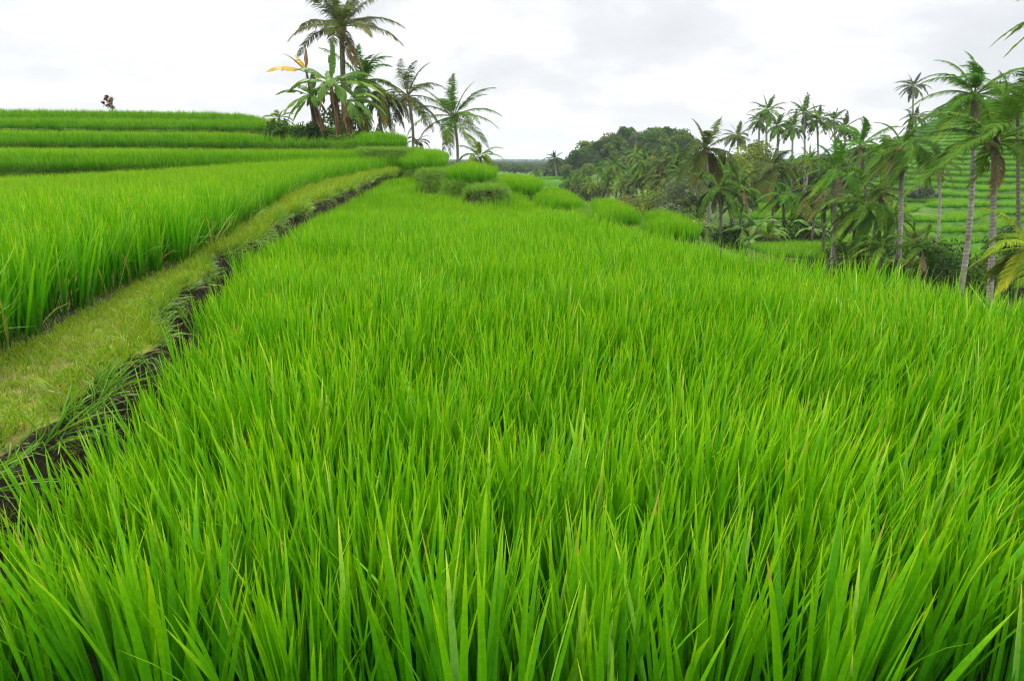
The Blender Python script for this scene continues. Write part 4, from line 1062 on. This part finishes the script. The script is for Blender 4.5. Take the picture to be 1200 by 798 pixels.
SH = [
 (752, 256, 88, 2.4, 4, 'tree_c', 'olive shrub at the left end of the thicket edge'),
 (765, 263, 82, 2.2, 4, 'tree_c', 'straw tinted shrub along the thicket edge below the lime green tree'),
 (783, 271, 70, 2.2, 4, 'tree_e', 'grey green shrub along the edge left of the tall middle palm'),
 (806, 276, 66, 2.0, 4, 'tree_a', 'mid green shrub at the foot of the tall middle palm'),
 (818, 278, 64, 1.6, 3, 'tree_d', 'yellow green shrub at the foot of the tall middle palm'),
 (858, 284, 60, 1.8, 3.4, 'tree_b', 'dark shrub right of the short dark fronded palm'),
 (877, 288, 60, 1.2, 2.6, 'tree_a', 'low green shrub under the right hand banana plants'),
 (938, 290, 60, 2.4, 3.6, 'tree_b', 'dark round shrub on the near edge of the terraced hill'),
 (952, 292, 61, 1.8, 2.6, 'tree_b', 'smaller dark shrub right of the dark round one'),
 (985, 322, 43, 2.4, 2.6, 'tree_a', 'creeper covered shrub right of the slim straight pale trunk'),
 (994, 330, 40, 1.5, 2.0, 'tree_e', 'pale leaved shrub low between the near trunks'),
 (1022, 330, 42, 2.6, 3.4, 'tree_b', 'dark shrub in shade under the dense dark palm'),
 (1043, 336, 40, 1.6, 2.4, 'tree_a', 'mid green shrub behind the straight pale trunk'),
 (1066, 340, 40, 2.2, 2.6, 'tree_b', 'dark shrub just right of the straight pale trunk'),
 (1092, 345, 38, 2.9, 3.2, 'tree_b', 'big dark shrub between the straight pale trunk and the tallest palm'),
 (1110, 348, 36, 2.3, 2.6, 'tree_b', 'dark broad leaved shrub touching the tallest palm'),
 (1140, 352, 36, 1.6, 2.6, 'tree_a', 'green shrub between the two tall right hand trunks'),
 (1178, 360, 34, 2.0, 3.0, 'tree_b', 'dark shrub under the low yellow fronded palm'),
 (1150, 352, 42, 2.2, 3.2, 'tree_a', 'green shrub behind the two tall right hand trunks'),
 (1100, 345, 46, 2.4, 3.6, 'tree_a', 'green shrub behind the big dark shrub'),
 (1178, 300, 62, 5.2, 3.2, 'tree_b', 'upright bluish dark shrub on the terraces behind the big windswept palm'),
 (1079, 238, 105, 2.2, 3.4, 'tree_e', 'small grey green shrub alone among the far terraces'),
 (900, 292, 57, 1.0, 3.0, 'tree_a', 'low ground hugging shrub right of the banana plants'),
 (735, 250, 102, 1.8, 4, 'tree_c', 'olive shrub below the palm stand'),
 (700, 240, 125, 2.5, 5, 'tree_a', 'mid green shrub below the left half of the palm stand'),
 (672, 236, 132, 2.5, 5, 'tree_b', 'dark shrub below the left end of the palm stand'),
]
for i, (u, v, D, H, W, mt, lab) in enumerate(SH): shrub(u, v, D, H, W, lab, 420 + i, mt)

# ------------------------------------------------------------------ banana plants
def banana_leaf(g, p0, az, el, L, W, droop, tint, torn=.5, fold=.35):
    mb = MB(); n = 16
    d = np.array([math.cos(az) * math.cos(el), math.sin(az) * math.cos(el), math.sin(el)])
    pts = [np.array(p0, float)]; ds = [d]
    for i in range(n):
        d = d + np.array([0, 0, -droop * (.3 + i / n) * 2.2 / n]); d /= np.linalg.norm(d)
        pts.append(pts[-1] + d * L / n); ds.append(d)
    pts = np.array(pts); ds = np.array(ds)
    mb.tube(pts, L * np.linspace(.013, .003, n + 1), 5, min(.96, tint + .35), cap=False)
    S = np.cross(ds, [0, 0, 1.]); S /= np.linalg.norm(S, axis=1)[:, None] + 1e-6; N = np.cross(S, ds)
    s = np.linspace(0, 1, n + 1)
    w = W * .54 * np.interp(s, [0, .14, .25, .55, .85, 1], [.0, .05, .75, 1, .6, .05])
    for sg in (-1, 1):
        i = 2
        while i < n:
            run = int(g.integers(1, 5)) if torn > 0 else n
            j = min(n, i + run)
            ang = -fold + g.normal() * .28 * torn
            rows = np.arange(i, j + 1)
            wd = S[rows] * sg * math.cos(ang) + N[rows] * math.sin(ang)
            gap = (.04 * L * torn * g.uniform(0, .5))
            sh = np.zeros(len(rows)); sh[-1] = -gap; sh[0] = gap * .5
            inner = pts[rows]; mid = inner + wd * w[rows, None] * .55 + N[rows] * W * .02
            outer = inner + (wd - np.array([0, 0, .22])) * w[rows, None] * g.uniform(.85, 1.05) + ds[rows] * (sh[:, None] + .06 * L)
            V = np.stack([inner, mid, outer], 1).reshape(-1, 3); k = len(rows)
            a = np.arange(k - 1)[:, None] * 3; b = np.array([[0, 1]])
            F = np.stack([a + b, a + b + 1, a + b + 4, a + b + 3], -1).reshape(-1, 4)
            mb.add(V, F, np.clip(tint + g.normal() * .1, 0, .96), .5)
            i = j
    return mb
def dead_skirt(g, h, r, n):
    mb = MB()
    for i in range(n):
        a = g.uniform(0, 6.28); z0 = h * g.uniform(.45, 1.); l = h * g.uniform(.25, .5)
        o = np.array([math.cos(a), math.sin(a), 0]); t = np.array([-o[1], o[0], 0]); w = r * g.uniform(.3, .8)
        p = [o * r * 1.0 + [0, 0, z0], o * r * g.uniform(1.3, 2.3) + [0, 0, z0 - l * .4], o * r * g.uniform(1.1, 1.9) + [0, 0, max(.05, z0 - l)]]
        V = []
        for q, k in zip(p, (.5, 1., .35)): V += [q + t * w * k, q + o * r * .15, q - t * w * k]
        mb.add(V, [[0, 1, 4, 3], [1, 2, 5, 4], [3, 4, 7, 6], [4, 5, 8, 7]], g.uniform(.05, .95), .5)
    return mb
def banana(loc, h, lean, leaves, label, seed, group=None, r=.10, skirt=26, stem='stem_green', flower=False):
    g = np.random.default_rng(seed)
    t = thing('banana_plant', label, 'banana plant', loc, 0, group)
    s = np.linspace(0, 1, 7)
    c = np.stack([lean[0] * s ** 1.4, lean[1] * s ** 1.4, h * s - .2 * (1 - s)], 1)
    mb = MB(); mb.tube(c, r * (1.15 - .5 * s), 10); obj('stem', mb.mesh('stem', M[stem], True), t)
    if skirt:
        sk = dead_skirt(g, h * .95, r, skirt); me = sk.mesh('dry_sheath', M['banana_dead'])
        v = np.zeros(len(me.vertices) * 3, np.float32); me.vertices.foreach_get('co', v); v = v.reshape(-1, 3)
        q = np.clip(v[:, 2] / h, 0, 1) ** 1.4; v[:, 0] += lean[0] * q; v[:, 1] += lean[1] * q; me.vertices.foreach_set('co', v.ravel())
        obj('dry_sheath', me, t)
    top = c[-1]
    for (az, el, L, W, dr, mt, tint) in leaves:
        lf = banana_leaf(g, top - np.array([0, 0, .1]), az, el, L, W, dr, tint, .55 if mt == 'banana' else .8)
        o = obj('leaf', lf.mesh('leaf', M[mt]), t)
        if mt != 'banana': o['label'] = 'yellowing torn banana leaf' if mt == 'banana_yellow' else 'dry brown banana leaf'
    if flower:
        mb = MB(); mb.blob((top[0] + .5, top[1], top[2] - .45), (.10, .10, .22), 8, 7, .5, .03, g)
        mb.tube([top, top + np.array([.35, 0, .05]), top + np.array([.5, 0, -.3])], [.03, .028, .022], 6); obj('flower_bud', mb.mesh('flower_bud', M['flower'], True), t)
    return t
W2, W1 = R(180), R(0)
B, Y, X = 'banana', 'banana_yellow', 'banana_dead'
def bp(u, v, D): return at_d(u, v, D)[:2] + (2.24,)
banana(bp(398, 166, 38.5), 3.25, (-.25, 0), [
   (R(8), .35, 2.9, .62, .75, B, .75), (R(150), .75, 2.5, .60, .55, B, .35), (R(70), 1.45, 2.2, .5, .15, B, .3), (R(172), .5, 2.6, .55, .9, B, .3),
   (R(-50), .25, 1.9, .6, 1.5, B, .4), (R(-110), .4, 1.7, .6, 1.9, B, .5), (R(30), .15, 2.2, .55, 1.3, B, .4), (R(110), .9, 1.8, .5, .7, B, .6), (R(-20), -.3, 1.7, .4, 1.6, Y, .4), (R(-140), -.5, 1.6, .45, 1.4, X, .5),
   (R(165), .15, 2.0, .6, 1.2, B, .55), (R(20), .75, 2.4, .6, .8, B, .25), (R(125), .5, 2.0, .55, 1.1, B, .2), (R(-80), .75, 1.6, .6, 1.4, B, .6), (R(50), -.2, 1.6, .4, 1.5, X, .3)],
   'banana plant with the largest green leaves reaching far right', 501, 'banana plants on the hill', skirt=44)
banana(bp(410, 167, 38.2), 2.4, (.05, 0), [
   (R(5), .3, 2.3, .52, 1.0, B, .5), (R(-25), .1, 2.1, .5, 1.2, B, .35), (R(40), .5, 1.9, .5, 1.0, B, .3), (R(-70), .1, 1.5, .45, 1.6, B, .35), (R(15), -.5, 1.5, .4, 1.3, Y, .5), (R(160), .5, 1.4, .4, 1.2, X, .6),
   (R(60), .9, 1.8, .55, .8, B, .2), (R(-5), .7, 2.0, .55, 1.1, B, .6), (R(-45), -.2, 1.6, .5, 1.3, B, .3), (R(100), .2, 1.5, .5, 1.4, B, .2), (R(-100), -.6, 1.3, .4, 1.2, X, .3)],
   'shaggy brown stemmed banana plant, rightmost of the hill clump', 502, 'banana plants on the hill', skirt=48, stem='trunk_dark')
banana(bp(380, 163, 39.0), 2.7, (-.55, 0), [
   (R(178), .55, 2.0, .45, .7, B, .4), (R(196), .0, 1.9, .5, .9, B, .75), (R(188), -.25, 1.9, .5, .9, B, .7), (R(205), -.5, 1.7, .42, .8, B, .65), (R(80), 1.3, 1.5, .42, .3, B, .4), (R(40), .9, 1.7, .5, .8, B, .5), (R(-60), .4, 1.4, .5, 1.5, B, .4),
   (R(130), .9, 1.7, .55, .9, B, .25), (R(-10), .6, 1.7, .55, 1.1, B, .6), (R(-120), .3, 1.4, .5, 1.3, B, .45), (R(10), -.3, 1.3, .45, 1.2, B, .3)],
   'banana plant with a stem leaning left and pale leaves drooping left', 503, 'banana plants on the hill', skirt=34)
banana(bp(372, 161, 39.6), 4.0, (-.35, 0), [
   (R(180), .42, 2.2, .62, .55, Y, .4), (R(150), 1.1, 1.2, .4, .5, Y, .5), (R(185), .95, 1.5, .2, .5, X, .4), (R(95), 1.35, 1.3, .22, .1, X, .4), (R(20), .2, 1.1, .35, 1.4, Y, .5)],
   'dying banana plant holding out a big yellow leaf to the left', 504, 'banana plants on the hill', skirt=24, stem='trunk_dark', r=.08)
g = np.random.default_rng(61)
for i, (u, v, D, h, lab) in enumerate([
   (884, 292, 57, 2.0, 'banana plant with bold upright leaves, tallest of the right hand clump'), (868, 288, 58, 1.7, 'banana plant at the left of the right hand clump'),
   (897, 293, 56, 1.5, 'banana plant with a reddish hanging bud in the right hand clump'), (905, 292, 59, 1.6, 'banana plant at the right of the right hand clump'),
   (878, 292, 55, 1.1, 'low young banana plant in front of the right hand clump'),
   (822, 278, 62, 1.3, 'banana plant with reddish stems beside the tall middle palm'),
   (949, 290, 58, 1.7, 'pale leaved banana plant by the dark round shrub'),
   (968, 316, 42, .7, 'small banana sapling with one broad leaf left of the slim pale trunk'),
   (1012, 336, 39, 1.2, 'banana plant with bright leaves low in the shade of the dense dark palm'),
   (1064, 342, 38, 1.1, 'banana plant with grey green leaves right of the straight pale trunk'),
   (1112, 340, 44, 1.4, 'banana plant behind the tallest right hand palm')]):
    x, y, _ = at_d(u, v, D)
    lv = []
    for k in range(8 if h > 1 else 4):
        lv.append((k * 2.4 + g.uniform(-.3, .3), g.uniform(.1, 1.2), g.uniform(1.5, 2.3) * min(1, .5 + h / 4), g.uniform(.42, .6), g.uniform(.7, 1.5), B, g.uniform(.15, .8)))
    if h > 1.4: lv.append((g.uniform(0, 6), -.3, 1.3, .4, 1.3, X, .5))
    banana((x, y, gz(x, y)), h, (g.uniform(-.2, .2), 0), lv, lab, 520 + i, 'banana plants in the valley', skirt=10, flower=(i == 2))

# thin dead pole beside the hill palms
mb = MB(); x, y, z = at_d(442, 166, 43)
mb.tube([(0, 0, -.2), (.02, 0, .7), (-.03, 0, 1.3), (.12, 0, 1.75)], [.07, .06, .05, .03], 7); mb.tube([(-.03, 0, 1.25), (.25, 0, 1.6), (.42, 0, 1.9)], [.04, .03, .015], 6)
o = obj('dead_tree', mb.mesh('dead_tree', M['bark_pale'], True), label='thin broken grey dead stem between the hill palms', cat='dead tree'); o.location = (x, y, 1.9)
mb = MB(); x, y, z = at_d(428, 166, 39.5)
mb.tube([(.45, 0, -.1), (.1, 0, .6), (-.35, 0, 1.25)], [.05, .045, .03], 7)
o = obj('fallen_stem', mb.mesh('fallen_stem', M['bark'], True), label='dark fallen stem leaning on the right of the banana clump', cat='dead stem'); o.location = (x, y, 2.24)

# tiny far house
x, y, z = at_d(634, 204, 420); z = gz(x, y)
t = thing('house', 'tiny far house with a reddish roof among trees on the plain', 'house', (x, y, z), scale=.55)
bm = bmesh.new(); bmesh.ops.create_cube(bm, size=1); me = bpy.data.meshes.new('wall')
for v_ in bm.verts: v_.co = (v_.co.x * 7, v_.co.y * 5, v_.co.z * 3 + 1.5)
bm.to_mesh(me); bm.free(); me.materials.append(M['house_wall']); obj('wall', me, t)
me = newmesh('roof', [(-4, -3, 2.9), (4, -3, 2.9), (4, 3, 2.9), (-4, 3, 2.9), (-2, 0, 5), (2, 0, 5)], [np.array([[0, 1, 5, 4], [2, 3, 4, 5], [3, 2, 1, 0]]), np.array([[1, 2, 5], [3, 0, 4]])], M['house_roof']); obj('roof', me, t)
me = newmesh('door', [(-.5, -2.53, 0), (.5, -2.53, 0), (.5, -2.53, 2.1), (-.5, -2.53, 2.1)], np.array([[0, 1, 2, 3]]), M['house_dark']); obj('door', me, t)

# far woodland over the plain
def far_forest():
    srcs = []
    for k in range(4):
        g = np.random.default_rng(1500 + k); tr, cr = tree_meshes(g, 9, 10, 9, 240, 1.1, .15, .3)
        srcs.append(bpy.data.objects.new('t', cr.mesh('far_crown', M['tree_far'])))
    c = source_set('far_tree', srcs)
    n = 9000
    D = np.exp(rng.uniform(math.log(280), math.log(4500), n)); t = rng.uniform(-.22, .62, n)
    X = t * D
    k = ~((t > .02) & (t < .10) & (D < 315)); k &= ~((t > .09) & (D < 330)); k &= vnoise(X / 60, D / 110, 14) > .36
    X, D = X[k], D[k]
    s = rng.uniform(.6, 1.15, len(X)) * np.interp(D, [280, 600, 1200, 2500], [.32, .42, .7, 1.0])
    scatter('distant_forest', np.column_stack([X, D, ground_z(X, D)]), c, 4, 'hazy woodland covering the far plain on the horizon', 'forest', scl=np.stack([s, s, s], 1), tilt=.05)
far_forest()

# ------------------------------------------------------------------ haze
HAZE = True
if HAZE:
    me = bpy.data.meshes.new('haze'); bm = bmesh.new(); bmesh.ops.create_cube(bm, size=1)
    lo = np.array([-10500., -60, -75]); hi = np.array([10500., 6600, 45])
    for v_ in bm.verts: v_.co = tuple((lo + hi) / 2 + np.array(v_.co) * (hi - lo))
    bm.to_mesh(me); bm.free()
    m, nt = mat_new('haze_air'); pv = node(nt, 'ShaderNodeVolumePrincipled')
    pv.inputs['Color'].default_value = (.80, .90, 1.0, 1); pv.inputs['Density'].default_value = .00020; pv.inputs['Anisotropy'].default_value = .2
    o_ = node(nt, 'ShaderNodeOutputMaterial'); nt.links.new(pv.outputs[0], o_.inputs['Volume'])
    me.materials.append(m); obj('haze', me, kind='stuff')

# ------------------------------------------------------------------ sky, sun, camera
SUN_EL, SUN_AZ = R(50), R(-35)     # azimuth measured from +Y towards +X
w = bpy.data.worlds.new('World'); sc.world = w; w.use_nodes = True
nt = w.node_tree; nt.nodes.clear()
st = node(nt, 'ShaderNodeTexSky', sky_type='NISHITA', sun_disc=False)
st.sun_elevation = SUN_EL; st.sun_rotation = SUN_AZ
tc = node(nt, 'ShaderNodeTexCoord'); sx = node(nt, 'ShaderNodeSeparateXYZ'); nt.links.new(tc.outputs['Generated'], sx.inputs[0])
zc = math_(nt, 'MAXIMUM', sx.outputs[2], 0.0)
den = math_(nt, 'ADD', zc, .34)
cv = node(nt, 'ShaderNodeCombineXYZ')
nt.links.new(math_(nt, 'DIVIDE', sx.outputs[0], den), cv.inputs[0]); nt.links.new(math_(nt, 'DIVIDE', sx.outputs[1], den), cv.inputs[1])
n1 = noise(nt, 1.9, 8, cv.outputs[0], .55)
cl = ramp(nt, n1, [(.34, (5.0, 5.1, 5.26)), (.46, (5.6, 5.66, 5.75)), (.56, (6.8, 6.8, 6.8))])
# an overcast sky is several times brighter overhead than at the horizon
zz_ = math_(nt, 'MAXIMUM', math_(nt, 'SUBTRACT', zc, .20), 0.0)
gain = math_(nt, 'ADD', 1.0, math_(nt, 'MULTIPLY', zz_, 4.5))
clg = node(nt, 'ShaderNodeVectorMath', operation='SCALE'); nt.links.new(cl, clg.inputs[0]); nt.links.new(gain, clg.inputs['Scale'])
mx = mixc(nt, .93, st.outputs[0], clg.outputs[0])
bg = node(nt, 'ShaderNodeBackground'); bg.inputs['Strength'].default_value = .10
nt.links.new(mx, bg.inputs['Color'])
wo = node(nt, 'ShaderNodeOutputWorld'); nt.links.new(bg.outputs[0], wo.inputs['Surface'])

sl = bpy.data.lights.new('sun', 'SUN'); sl.energy = 1.5; sl.angle = R(14); sl.color = (1, .97, .92)
so = bpy.data.objects.new('sun', sl); COL.objects.link(so)
so.rotation_euler = (R(90) - SUN_EL, 0, -SUN_AZ + math.pi)
so.location = (0, 0, 40)

cam = bpy.data.cameras.new('camera'); cam.sensor_width = 36; cam.lens = 24.0; cam.clip_end = 20000; cam.clip_start = .05
co = bpy.data.objects.new('camera', cam); COL.objects.link(co); co.location = (0, 0, CZ); co.rotation_euler = (R(90) - PITCH, 0, 0)
sc.camera = co
sc.view_settings.view_transform = 'Standard'; sc.view_settings.look = 'None'; sc.view_settings.gamma = 1; sc.view_settings.exposure = 0.68
sc.view_settings.use_curve_mapping = False
sc.cycles.use_denoising = True; sc.cycles.filter_width = 1.1
sc.cycles.max_bounces = 7; sc.cycles.diffuse_bounces = 2; sc.cycles.glossy_bounces = 2; sc.cycles.transmission_bounces = 4; sc.cycles.volume_bounces = 0
sc.cycles.transparent_max_bounces = 8
